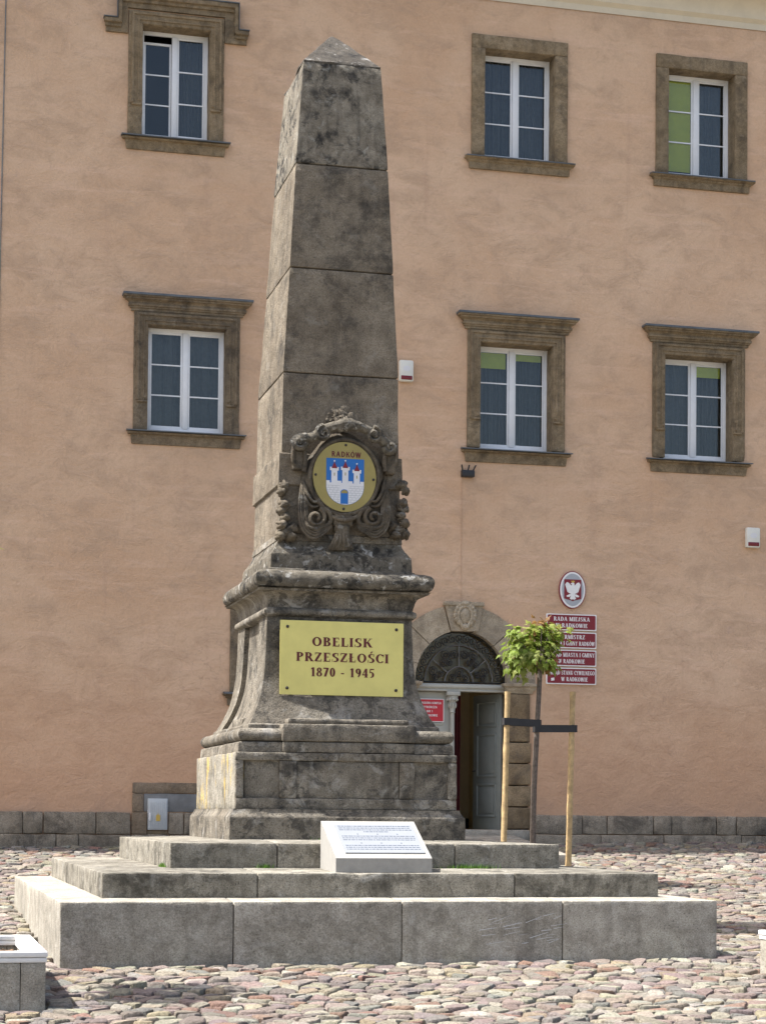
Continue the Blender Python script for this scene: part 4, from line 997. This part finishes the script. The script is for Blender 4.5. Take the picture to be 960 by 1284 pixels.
cov = [lv(3.69, 0.822), lv(3.73, 0.828)]+[lv(3.75+0.12*math.sin(math.pi/2*s/8), 0.835+0.125*(1-math.cos(math.pi/2*s/8))) for s in range(9)]+[lv(3.892, 0.962)]
part('cove_cornice', cov, 'pedestal', 24, 0.004, 12, 0)
capp = [lv(3.89, 0.955), lv(3.893, 0.982)]+[lv(3.99-0.095*math.cos(math.radians(10+150*s/12)), 0.93+0.073*math.sin(math.radians(10+150*s/12))) for s in range(13)]+[lv(4.095, 0.91), lv(4.11, 0.85)]
part('cap_stone', capp, 'cap', 48, 0.012, 13, 0, 60)
part('upper_block', [lv(4.1, 0.835), lv(4.125, 0.83), lv(4.135, 0.805), lv(4.285, 0.798), lv(4.3, 0.793), lv(4.31, 0.78), lv(4.33, 0.77), lv(4.37, 0.742), lv(4.42, 0.715), lv(4.455, 0.705)], 'cap', 30, 0.008, 14, 0.05)
part('ledge_course', [lv(4.45, 0.69), lv(4.46, 0.712), lv(4.53, 0.706), lv(4.54, 0.69)], 'pedestal', 24, 0.006, 15, 0)
part('lower_shaft', [lv(4.53, 0.688, 0.05), lv(5.075, 0.684, 0.05)], 'shaft', 24, 0.005, 16, 0.08)
part('band_course', [lv(5.07, 0.69, 0.05), lv(5.085, 0.708, 0.05), lv(5.425, 0.702, 0.05), lv(5.435, 0.695, 0.05)], 'shaft', 24, 0.005, 17, 0.08)
SH = [(5.43, 0.668), (6.345, 0.6575), (7.55, 0.595), (8.757, 0.531), (9.965, 0.45)]
for q, ((z0, a0), (z1, a1)) in enumerate(zip(SH, SH[1:])):
    kb = 0.07+0.02*q
    part('shaft_block', [lv(z0+0.007, a0-0.01, kb), lv(z0+0.014, a0-0.002, kb), lv(z0+0.04, a0, kb), lv(z1-0.015, a1, kb), lv(z1-0.004, a1-0.008, kb)], 'shaft' if q < 3 else 'shaft_top', 20, 0.0045, 20+q, 0.08, 40)
loft([lv(5.4, 0.63), lv(9.9, 0.42)], 2).build('shaft_core', 'mortar', mon)
tip = 10.49
py = [lv(9.955, 0.445, 0.1), lv(9.975, 0.45, 0.1)]
for s in range(1, 9):
    f = s/9; z = 9.975+(tip-9.975)*f; aa = 0.45*(1-f)+0.02*f; py.append((z, -aa+dxz(z), aa+dxz(z), -K*aa+0.05*f, K*aa+0.1-0.05*f))
py.append((tip, 0.025, 0.05, 0.03, 0.06))
part('pyramidion', py, 'tip', 20, 0.022, 31, 0, 60)
# brass plaque
yp = -1.04
d = MB(); d.slabxz(rrect(-0.711, 0.682, 2.73, 3.546, 0.006), yp, yp+0.014); pq = d.build('brass_plaque', 'brass', mon); pq['label'] = 'brass plaque reading OBELISK PRZESZŁOŚCI 1870 - 1945'
text(pq, 'maroon', 'OBELISK', -0.015, 3.27, 0.098, yp-0.0015, GS, 0.002, 0.68); text(pq, 'maroon', 'PRZESZŁOŚCI', -0.01, 3.1, 0.098, yp-0.0015, GS, 0.002, 1.05); text(pq, 'maroon', '1870 - 1945', -0.008, 2.935, 0.098, yp-0.0015, GS, 0.002, 0.725)
for x in (-0.63, 0.6):
    for z in (2.8, 3.475):
        d = MB(); d.tube([(x, yp+0.1, z), (x, yp-0.006, z), (x, yp-0.013, z)], [0.016, 0.018, 0.01], 12); d.build('screw', 'screw', pq, True, 50)
# oval arms plaque
OC = (0.024, 5.175); yo = -0.915
d = MB(); d.slabxz(ellipse(*OC, 0.36, 0.39, 64), yo, yo+0.016); arms = d.build('arms_plaque', 'brass_dark', mon); arms['label'] = 'oval brass plaque with three towered castle arms and the name RADKÓW'
def A(x, y): return (OC[0]+(x-352)*0.00131, OC[1]-(y-398)*0.00129)
text(arms, 'maroon', 'RADKÓW', A(364, 0)[0], A(0, 226)[1], 0.06, yo-0.0015, GP, 0.002, 0.34)
for x, y in ((360, 122), (100, 390), (603, 410), (345, 675)):
    q = A(x, y); d = MB(); d.tube([(q[0], yo+0.08, q[1]), (q[0], yo-0.005, q[1]), (q[0], yo-0.01, q[1])], [0.014, 0.015, 0.009], 12); d.build('screw', 'screw', arms, True, 50)
def hw(y): return 164 if y < 480 else 164*math.sqrt(max(0, 1-((y-480)/160)**2))
sh = [A(356-hw(y), y) for y in range(240, 481, 40)]+[A(356-164*math.cos(math.radians(t_)), 480+160*math.sin(math.radians(t_))) for t_ in range(6, 175, 6)]+[A(356+hw(y), y) for y in range(480, 239, -40)]
d = MB(); d.slabxz(sh, yo-0.003, yo+0.001); d.build('shield_field', 'blue', arms)
d = MB(); yk = yo-0.005; low = [A(356-163, 452), A(356-163, 480)]+[A(356-162*math.cos(math.radians(t_)), 480+158*math.sin(math.radians(t_))) for t_ in range(6, 175, 6)]+[A(356+163, 480), A(356+163, 452)]
d.slabxz(low, yk, yk+0.003)
def ar(x0, x1, y0, y1, k=1): d.slabxz([A(x0, y1), A(x1, y1), A(x1, y0), A(x0, y0)], yk-0.0003*k, yk+0.003)
for x0, x1 in ((193, 222), (283, 322), (385, 420), (488, 519)): ar(x0, x1, 434, 455, 2)
for cx_, t0 in ((262, 322), (357, 316), (457, 338)):
    ar(cx_-26, cx_+26, t0+20, 458, 1); ar(cx_-38, cx_+38, t0+4, t0+24, 2); ar(cx_-38, cx_-24, t0-6, t0+6, 3); ar(cx_+24, cx_+38, t0-6, t0+6, 3); d.slabxz([A(cx_+7*math.cos(t_*0.785), t0-58+7*math.sin(-t_*0.785)) for t_ in range(8)], yk-0.003, yk+0.003); ar(cx_-2, cx_+2, t0-55, t0+6, 4)
d.build('castle', 'silver', arms)
d = MB()
for cx_, t0 in ((262, 322), (357, 316), (457, 338)): d.slabxz([A(cx_-24, t0+5), A(cx_+24, t0+5), A(cx_, t0-52)], yk-0.002, yk+0.002)
d.build('tower_roofs', 'signred', arms)
d = MB(); d.slabxz([A(316, 632), A(383, 632), A(383, 530)]+[A(349.5+33.5*math.cos(math.radians(t_)), 530-24*math.sin(math.radians(t_))) for t_ in range(0, 181, 20)]+[A(316, 530)], yk-0.0015, yk+0.002); d.build('castle_gate', 'blue', arms)
d = MB(); d.slabxz([A(322, 540), A(378, 540), A(374, 520), A(350, 510), A(326, 520)], yk-0.0028, yk+0.001)
for cx_, t0 in ((262, 322), (357, 316), (457, 338)): d.slabxz([A(cx_-4, t0+70), A(cx_+4, t0+70), A(cx_+4, t0+44), A(cx_-4, t0+44)], yk-0.0015, yk+0.001)
d.build('portcullis', 'brass_dark', arms)
d = MB()
for k, y in enumerate(range(476, 630, 20)):
    w = hw(y)-4
    for (xa, xb) in ((356-w, 310), (388, 356+w)):
        if xb-xa > 6:
            d.slabxz([A(xa, y+1), A(xb, y+1), A(xb, y-1), A(xa, y-1)], yk-0.0008, yk+0.001); x = xa+14*(k % 2)+16
            while x < xb-6: d.slabxz([A(x-1, y+20), A(x+1, y+20), A(x+1, y+1.5), A(x-1, y+1.5)], yk-0.0006, yk+0.001) if y+20 < 480+158*math.sqrt(max(0, 1-((x-356)/164)**2)) else None; x += 34
d.build('masonry_lines', 'greyline', arms)

# carved cartouche round the oval: drawn on a relief plan, modelled in the round
RY = -0.8
def rp(x, y, out=0.0): return (0.024+(x-573)*0.00208, RY-out, 5.175-(y-692)*0.00204+(x-573)*0.00011)
def smooth(pts, n=6):
    P = [Vector(p) for p in pts]; out = []
    for i in range(len(P)-1):
        p0, p1, p2, p3 = P[max(i-1, 0)], P[i], P[i+1], P[min(i+2, len(P)-1)]
        for s in range(n):
            t = s/n; out.append(0.5*((2*p1)+(-p0+p2)*t+(2*p0-5*p1+4*p2-p3)*t*t+(-p0+3*p1-3*p2+p3)*t**3))
    out.append(P[-1]); return out
def strand(mb, pts, r0, r1=None, flat=1.0, seg=8, n=6):
    P = smooth([rp(*p) for p in pts], n); m_ = len(P); r1 = r0 if r1 is None else r1
    mb.tube(P, [(r0+(r1-r0)*i/(m_-1))*(1+0.12*N3(P[i].x*30, P[i].z*30, 2)) for i in range(m_)], seg, True, flat)
def volute(mb, x, y, r, out, a0, sgn, turns=1.6, rad=0.022, n=26, flat=1.6):
    P = [rp(x+r*(1-0.78*s/n)*math.cos(a0+sgn*turns*2*math.pi*s/n), y+r*(1-0.78*s/n)*math.sin(a0+sgn*turns*2*math.pi*s/n), out+0.02*s/n) for s in range(n+1)]
    mb.tube(P, [rad*(1-0.35*s/n) for s in range(n+1)], 8, True, flat)
cart = MB()                                         # backing cushion and oval rim
cart.v += []; nn = 40
vs = []; fs = []
for l, (k, o) in enumerate(((1.28, -0.03), (1.22, 0.03), (1.1, 0.085), (1.0, 0.11), (0.9, 0.09))):
    for s in range(nn):
        t_ = 2*math.pi*s/nn; w = 1+0.05*math.sin(4*t_+1)
        p = rp(573+178*k*w*math.cos(t_), 692-196*k*w*math.sin(t_), o); vs.append(p)
for l in range(4):
    for s in range(nn): fs.append((l*nn+s, l*nn+(s+1) % nn, (l+1)*nn+(s+1) % nn, (l+1)*nn+s))
fs.append(tuple(range(4*nn, 5*nn)))
cart.add(vs, fs); cart.tube([rp(573+188*math.cos(2*math.pi*s/48), 692-206*math.sin(2*math.pi*s/48), 0.1) for s in range(49)], 0.024, 8, False)
crt = rough(cart, 0.006, 9).build('cartouche', 'carving', mon, True, 60); crt['label'] = 'carved baroque cartouche with scrolls and drapery'
top = MB()                                          # broken scroll pediment
strand(top, [(300, 505, .06), (330, 480, .1), (380, 478, .11), (420, 462, .11), (450, 430, .11)], 0.062, 0.055, 1.3); strand(top, [(455, 432, .11), (520, 415, .13), (580, 402, .14), (640, 415, .13), (705, 440, .11)], 0.055, 0.055, 1.3)
strand(top, [(700, 440, .1), (745, 462, .11), (790, 500, .1), (842, 532, .06)], 0.055, 0.06, 1.3)
volute(top, 452, 455, 42, .14, -1.6, -1, 1.5, 0.03); volute(top, 728, 465, 44, .14, -1.6, 1, 1.5, 0.03); volute(top, 322, 505, 36, .12, 0, 1, 1.2, 0.034); volute(top, 820, 532, 34, .12, math.pi, -1, 1.2, 0.034)
for x, y, r in ((545, 418, 26), (575, 408, 30), (606, 412, 26), (632, 424, 20)): top.blob(rp(x, y, .15), (r*.0021, .05, r*.0026), x, 0.3, 10, 8)
top.build('scroll_pediment', 'cap', crt, True, 60)
rs = random.Random(21); shl = MB()                                          # worn shell on top
for k in range(34):
    a_ = math.radians(rs.uniform(5, 175)); q_ = rs.random()**0.6; shl.blob(rp(562+82*q_*math.cos(a_), 398-92*q_*math.sin(a_), .045-.04*q_), (rs.uniform(.02, .045), .05*(1.1-q_), rs.uniform(.02, .05)), k, 0.7, 10, 8, 3)
rough(shl, 0.012, 14).build('shell', 'shaft', crt, True, 60)
for sgn in (-1, 1):
    X = lambda x: x if sgn < 0 else 1146-x+6
    br = MB()                                       # scroll brackets beside the oval
    br.add(*grid_box((min(rp(X(296), 0)[0], rp(X(352), 0)[0]), max(rp(X(296), 0)[0], rp(X(352), 0)[0]), RY-.1, RY+.05, rp(0, 632)[2], rp(0, 525)[2]), 0.04, 0.02, 0.008, 3, 0.03))
    strand(br, [(X(300), 520, .09), (X(292), 570, .1), (X(300), 620, .09), (X(340), 640, .07)], 0.025, 0.02); strand(br, [(X(352), 540, .09), (X(360), 600, .1), (X(352), 660, .09)], 0.022, 0.03)
    br.build('scroll_bracket', 'carving', crt, True, 60)
    dr = MB()                                       # drapery swag: bundles of folds
    for k in range(5):
        o = k*9
        strand(dr, [(X(348+o*.5), 705+o, .05+.01*k), (X(334+o), 800, .08), (X(328+o*1.2), 890, .1), (X(345+o*1.3), 975-o*.6, .11), (X(400+o*.6), 1026-o*1.6, .12), (X(450), 1008-o*1.5, .11), (X(505), 965-o*.4, .08)], 0.014+0.004*(k % 2), 0.018, 1.2)
    strand(dr, [(X(352), 710, .06), (X(372), 780, .1), (X(405), 826, .11), (X(438), 812, .1), (X(430), 770, .07)], 0.02, 0.012); strand(dr, [(X(348), 720, .05), (X(358), 790, .09), (X(392), 850, .1), (X(430), 850, .09)], 0.018, 0.014)
    dr.build('drapery_swag', 'carving', crt, True, 60)
    vo = MB(); volute(vo, X(418), 915, 52, .1, -1.2 if sgn < 0 else math.pi+1.2, 1 if sgn < 0 else -1, 1.4, 0.03, 30); strand(vo, [(X(440), 862, .1), (X(485), 880, .11), (X(500), 930, .1), (X(470), 965, .09)], 0.03, 0.025)
    strand(vo, [(X(360), 930, .1), (X(380), 965, .13), (X(420), 975, .13), (X(455), 950, .11)], 0.022, 0.014); vo.build('volute', 'carving', crt, True, 60)
    lf = MB()                                       # worn leaf clusters at the corner
    for k, (x, y, rx, rz) in enumerate(((250, 735, 22, 26), (236, 765, 18, 18), (252, 835, 26, 22), (240, 868, 20, 18), (258, 905, 18, 22), (240, 945, 26, 24), (266, 985, 32, 24), (234, 1005, 20, 24), (290, 1010, 26, 18), (305, 965, 20, 26))):
        for m_ in range(3):
            a_ = (k*1.7+m_*1.1)*(1 if sgn < 0 else -1)
            strand(lf, [(X(x)-rx*math.cos(a_)*.9, y+rz*math.sin(a_)*.9, .0), (X(x)+4*m_, y, .07+.02*(k % 3)), (X(x)+rx*math.cos(a_+.5)*1.1, y-rz*math.sin(a_+.5)*1.1, .03)], 0.034, 0.02, 1.0, 8, 4)
    for k in range(5):
        strand(lf, [(X(225+k*14), 1035-k*6, .03), (X(240+k*13), 990-k*8, .08), (X(262+k*12), 968-k*6, .06)], 0.016, 0.008)
    strand(lf, [(X(240), 900, .04), (X(262), 860, .08), (X(282), 830, .06)], 0.02, 0.01); volute(lf, X(262), 850, 24, .06, 0, sgn, 1.3, 0.016, 18)
    rough(lf, 0.006, 20, sgn).build('leaf_cluster', 'carving', crt, True, 60)
cn = MB()                                           # console, knot and tassel below
cn.add(*grid_box((rp(518, 0)[0], rp(622, 0)[0], RY-.12, RY+.05, rp(573, 962)[2], rp(573, 895)[2]), 0.04, 0.02, 0.01, 2, 0.03)); strand(cn, [(500, 905, .1), (540, 925, .13), (573, 930, .14), (610, 925, .13), (645, 905, .1)], 0.022, 0.022)
cn.add(*grid_box((rp(524, 0)[0], rp(602, 0)[0], RY-.13, RY+.03, rp(573, 992)[2], rp(573, 955)[2]), 0.03, 0.018, 0.006, 4, 0.03))
for k in range(9):
    f = (k-4)/4; strand(cn, [(562+f*24, 985, .11), (560+f*40, 1040, .11+.015*(k % 2)), (558+f*62, 1088-6*abs(f), .08)], 0.02, 0.026)
cn.build('knotted_cloth', 'carving', crt, True, 60)

# ------------------------------------------------------------------ information stone
ix0, ix1, iy0, iy1, iz, izf, izb = -0.525, 0.462, -3.12, -2.385, 0.842, 0.985, 1.35
d = MB(); d.add([(ix0, iy0, iz), (ix1, iy0, iz), (ix1, iy1, iz), (ix0, iy1, iz), (ix0, iy0, izf), (ix1, iy0, izf), (ix1, iy1, izb), (ix0, iy1, izb)], [(3, 2, 1, 0), (4, 5, 6, 7), (0, 1, 5, 4), (1, 2, 6, 5), (2, 3, 7, 6), (3, 0, 4, 7)])
inf = tag(d.build('information_stone', 'infostone'), 'slanted pale stone block with printed metal information plate on the steps', 'information board')
nrm = Vector((0, -(izb-izf), (iy1-iy0))).normalized()
def ip(u, v, o=0.0):
    return Vector((ix0+(ix1-ix0)*u, iy1+(iy0-iy1)*v, izb+(izf-izb)*v))+nrm*o
def islab(mb, u0, u1, v0, v1, o0, o1):
    q = [ip(u0, v1, o) if k == 0 else ip(u1, v1, o) if k == 1 else ip(u1, v0, o) if k == 2 else ip(u0, v0, o) for o in (o0, o1) for k in range(4)]
    mb.add(q, [(3, 2, 1, 0), (4, 5, 6, 7), (0, 1, 5, 4), (1, 2, 6, 5), (2, 3, 7, 6), (3, 0, 4, 7)])
d = MB(); islab(d, 0.12, 0.95, 0.12, 0.88, -0.002, 0.012); pt = d.build('information_plate', 'plate', inf)
d = MB(); rs = random.Random(9)
def paragraph(v0, n, last):
    for k in range(n):
        u, e = 0.15, (0.92 if k < n-1 else last)
        if k == n-1 and last < 0.7: u, e = 0.4, 0.66
        while u < e-0.01:
            w = min(rs.uniform(0.012, 0.05), e-u); v = v0+k*0.05
            islab(d, u, u+w, v, v+0.02, 0.012, 0.0132); u += w+0.008
paragraph(0.16, 4, 0.6); paragraph(0.43, 3, 0.92); paragraph(0.68, 3, 0.92)
for v in (0.375, 0.615):
    for u in (0.32, 0.53, 0.74): islab(d, u, u+0.014, v, v+0.022, 0.012, 0.0134)
tag(d.build('printed_text', 'ink', pt), None, None, None, 'stuff')

# ------------------------------------------------------------------ planters
def planter(x0, x1, y0, y1, zt, label):
    zb = min(ground_z(x, y) for x in (x0, x1) for y in (y0, y1))-0.1; w = 0.12
    o = empty('planter', label, 'planter', 'concrete planters round the monument', ((x0+x1)/2, (y0+y1)/2, zb+0.1))
    inv = Matrix.Translation((-(x0+x1)/2, -(y0+y1)/2, -(zb+0.1)))
    def C(q): q.parent = o; q.matrix_parent_inverse = inv; return q
    zr = zt-0.085
    def panel(a, b, c, d_):
        C(stone_block('side_panel', (a, b, c, d_, zb, zr-0.002), 'planter', None, a+c, 0.1, 0.008, 0.002, 0.006))
    n = 2
    cx = [x0+0.012, x0+0.7, x1-0.21, x1-0.012]
    for p, q in zip(cx, cx[1:]): panel(p+0.002, q-0.002, y0+0.012, y0+w); panel(p+0.002, q-0.002, y1-w, y1-0.012)
    panel(x0+0.012, x0+w, y0+w, y1-w); panel(x1-w, x1-0.012, y0+w, y1-w)
    r = MB()
    for z0, z1, g in ((zr, zr+0.038, 0.006), (zr+0.042, zt, 0.0)):
        for (a, b, c, d_) in ((x0+g, x1-g, y0+g, y0+0.14), (x0+g, x1-g, y1-0.14, y1-g), (x0+g, x0+0.14, y0+0.14, y1-0.14), (x1-0.14, x1-g, y0+0.14, y1-0.14)): r.box(a, b, c, d_, z0, z1, 0.006)
    for a, b in ((x0+0.14, x0+0.25), (x1-0.25, x1-0.14)): r.box(a, b, y0+0.14, y0+0.24, zr+0.05, zt-0.006, 0.004)
    C(r.build('rim', 'rim', None, True, 40))
    s = MB(); n = 30; vs = []
    for j in range(n+1):
        for i in range(n+1):
            x, y = x0+0.1+(x1-x0-0.2)*i/n, y0+0.1+(y1-y0-0.2)*j/n; vs.append((x, y, zt-0.14+0.03*N3(x*2, y*2, 0)+0.02*N3(x*11, y*11, 4)))
    s.add(vs, [(j*(n+1)+i, j*(n+1)+i+1, (j+1)*(n+1)+i+1, (j+1)*(n+1)+i) for j in range(n) for i in range(n)]); C(s.build('soil', 'soil', None, True, 180))
    s = MB(); rs = random.Random(2)
    for k in range(900):
        x, y = rs.uniform(x0+0.16, x1-0.16), rs.uniform(y0+0.26, y1-0.16); z = zt-0.125+0.03*N3(x*2, y*2, 0)+rs.uniform(0, 0.02); a_ = rs.uniform(0, 6.28); L, w2 = rs.uniform(0.015, 0.045), rs.uniform(0.008, 0.016); t_ = rs.uniform(-.02, .02)
        u = Vector((math.cos(a_)*L, math.sin(a_)*L, t_)); v = Vector((-math.sin(a_)*w2, math.cos(a_)*w2, rs.uniform(-.01, .01))); c = Vector((x, y, z)); k_ = rs.uniform(.5, 1.6)
        s.add([c-u-v, c+u-v, c+u+v, c-u+v, c+Vector((0, 0, .012))], [(0, 1, 4), (1, 2, 4), (2, 3, 4), (3, 0, 4)], (0.2*k_, 0.13*k_, 0.08*k_))
    q = C(s.build('wood_chips', 'cobble', None)); q['kind'] = 'stuff'
    return o
planter(*PLANTERS[0], 0.31, 'concrete planter with wood chips and double white rim beside the lower step corner'); planter(*PLANTERS[1], 0.355, 'white rimmed concrete planter on the side of the obelisk shadow')

# ------------------------------------------------------------------ trees
LOBES = [(0, 0), (0.12, 0.02), (0.42, 0.0), (0.3, 0.16), (0.5, 0.36), (0.3, 0.4), (0.28, 0.5), (0.16, 0.52), (0.14, 0.72), (0, 1.0)]
LEAFP = LOBES+[(-x, y) for x, y in LOBES[-2:0:-1]]
def maple(name, label, base, path, rad, cc, rr, nleaf, seed, extra=()):
    rs = random.Random(seed)
    o = empty(name, label, 'tree', 'young maples on the square', base)
    inv = Matrix.Translation(tuple(-v for v in base))
    def C(q): q.parent = o; q.matrix_parent_inverse = inv; return q
    t = MB(); P = smooth(path, 5); t.tube(P, [rad[0]+(rad[1]-rad[0])*i/(len(P)-1)+0.003*N3(i*1.3, seed, 0) for i in range(len(P))], 10)
    tops = []
    for k in range(11):
        a_ = k*2.4+rs.random(); e = rs.uniform(-0.1, 1.1); s = P[-1]-Vector((0, 0, 0.03*k/3))
        d_ = Vector((math.cos(a_)*math.cos(e)*rr[0], math.sin(a_)*math.cos(e)*rr[1], math.sin(e)*rr[2]))*rs.uniform(0.6, 0.9)
        q = Vector(cc)+d_; m_ = (s+q)/2+Vector((0, 0, 0.05)); t.tube([s, m_, q], [0.016, 0.01, 0.005], 6); tops.append(q)
    C(t.build('trunk', 'bark', None, True, 60))
    c = MB()
    def leaf(p, size, col, out):
        out = out.normalized(); dn = (out*0.75+Vector((0, 0, -0.75))+Vector((rs.uniform(-.5, .5), rs.uniform(-.5, .5), rs.uniform(-.4, .4)))).normalized()
        up_ = (Vector((0, 0, 1))*0.8+out*0.7+Vector((rs.uniform(-.5, .5), rs.uniform(-.5, .5), rs.uniform(-.3, .3))))
        side = dn.cross(up_).normalized(); nr = side.cross(dn)
        vs = [p+dn*size*0.3+nr*size*0.05]
        for x, y in LEAFP: vs.append(p+side*x*size+dn*y*size+nr*(-0.16*abs(x)-0.12*y*y)*size)
        n = len(LEAFP); c.add(vs, [(0, i, i+1) for i in range(1, n)]+[(0, n, 1)], col)
    # leaf clumps round twig ends so that the crown has gaps and a ragged outline
    cl = []
    for k in range(30):
        d_ = Vector((rs.gauss(0, 1), rs.gauss(0, 1), rs.gauss(0.1, 0.9))).normalized(); f = rs.uniform(0.55, 1.0)
        cl.append((Vector(cc)+Vector((d_.x*rr[0], d_.y*rr[1], d_.z*rr[2]))*f*0.82, d_))
    for k in range(nleaf):
        q, d_ = cl[rs.randrange(len(cl))]
        off = Vector((rs.gauss(0, .08), rs.gauss(0, .08), rs.gauss(0, .07)))*(rr[0]/0.5); p = q+off
        k_ = rs.uniform(0.75, 1.3); g = (0.2*k_, 0.27*k_, 0.045*k_)
        if rs.random() < 0.3: g = (0.3*k_, 0.34*k_, 0.09*k_)
        if p.z > cc[2]+rr[2]*0.72 and rs.random() < 0.6 or rs.random() < 0.05: g = (0.25*k_, 0.14*k_, 0.05*k_)
        leaf(p, rs.uniform(0.085, 0.145), g, p-Vector(cc)+d_*0.1)
    for p in extra: leaf(Vector(p), 0.12, (0.27, 0.27, 0.06), Vector((1, -.3, 0.2)))
    q = C(c.build('crown', 'leaf', None)); return o
TX, TY = 4.196, 5.0; tz = ground_z(TX, TY)
maple('maple_tree', 'young staked maple with a round yellow green crown in front of the office signs', (TX, TY, tz), [(TX, TY, tz-0.1), (4.2, TY, 1.1), (4.21, TY, 1.8), (4.245, TY, 2.6), (4.28, TY, 3.3), (4.29, TY, 3.62)], (0.045, 0.034), (4.17, TY, 3.89), (0.53, 0.48, 0.43), 800, 4)
T2 = (-4.62, -5.25); t2z = ground_z(*T2)
maple('maple_tree', 'maple growing out of the wood chip planter, its leaf tip by the plaster', (T2[0], T2[1], 0.18), [(T2[0], T2[1], 0.14), (-4.6, -5.25, 1.2), (-4.58, -5.25, 2.2), (-4.6, -5.25, 3.2)], (0.045, 0.034), (-4.6, -5.3, 3.5), (0.56, 0.72, 0.42), 1700, 6, [(-4.0, -5.3, 3.66)])
def stake(p, q, label, seed):
    s = MB(); P = [Vector(p).lerp(Vector(q), k/24) for k in range(25)]
    s.tube(P, [0.046-0.006*k/24+(0.006 if k % 7 == 3 else 0)+0.003*N3(k*.7, seed, 0) for k in range(25)], 12); tag(s.build('tree_stake', 'bamboo', None, True, 50), label, 'stake', 'wooden stakes of the maple')
stake((3.742, TY, tz-0.1), (3.8, TY, 3.22), 'pale wooden tree stake in front of the stone door jamb', 1); stake((4.735, TY, tz-0.1), (4.796, TY, 3.24), 'pale wooden tree stake under the office signs', 2)
def strap(x0, x1, z0, z1, label):
    s = MB(); n = 14; h = 0.052; vs = []
    loop = [(x0+(x1-x0)*k/n, TY-0.056-0.004*math.sin(math.pi*k/n), z0+(z1-z0)*k/n) for k in range(n+1)]+[(x1-(x1-x0)*k/n, TY+0.056, z1-(z1-z0)*k/n) for k in range(n+1)]
    m_ = len(loop)
    for x, y, z in loop: vs += [(x, y, z-h), (x, y, z+h)]
    fs = [(2*k, 2*((k+1) % m_), 2*((k+1) % m_)+1, 2*k+1) for k in range(m_)]; s.add(vs, fs)
    tag(s.build('tree_tie', 'strap', None, True, 60), label, 'strap', 'rubber ties of the maple')
strap(3.735, 4.30, 2.785, 2.765, 'black rubber tie from the maple trunk to the stake by the door jamb'); strap(4.2, 4.85, 2.69, 2.70, 'black rubber tie from the maple trunk to the stake under the signs')

# ------------------------------------------------------------------ grass in the step joints
def tuft(cx, cy, z, sx, sy, n, seed, label):
    rs = random.Random(seed); s = MB()
    for k in range(n):
        x, y = cx+rs.gauss(0, sx), cy-abs(rs.gauss(0, sy)); h = rs.uniform(0.02, 0.06); a_ = rs.uniform(0, 6.28); l = rs.uniform(0, 0.04); w = 0.0035
        dx, dy = math.cos(a_), math.sin(a_); g = rs.uniform(.7, 1.4)
        s.add([(x-dy*w, y+dx*w, z), (x+dy*w, y-dx*w, z), (x+dx*l, y+dy*l, z+h)], [(0, 1, 2)], (0.1*g, 0.2*g, 0.03*g))
    tag(s.build('grass_tuft', 'leaf'), label, 'grass', None, 'stuff')
tuft(1.1, -2.36, 0.864, 0.13, 0.03, 260, 1, 'green grass in the joint beside the information stone'); tuft(-1.1, -2.36, 0.864, 0.05, 0.02, 90, 2, 'small grass tuft at the foot of the upper step'); tuft(-2.08, -1.8, 0.862, 0.02, 0.12, 120, 3, 'grass growing along the upper step corner')
tuft(-0.2, -1.49, 1.138, 0.1, 0.02, 120, 4, 'grass at the foot of the plinth behind the information stone'); tuft(0.62, -1.49, 1.138, 0.05, 0.02, 80, 5, 'tiny grass tuft at the foot of the plinth')
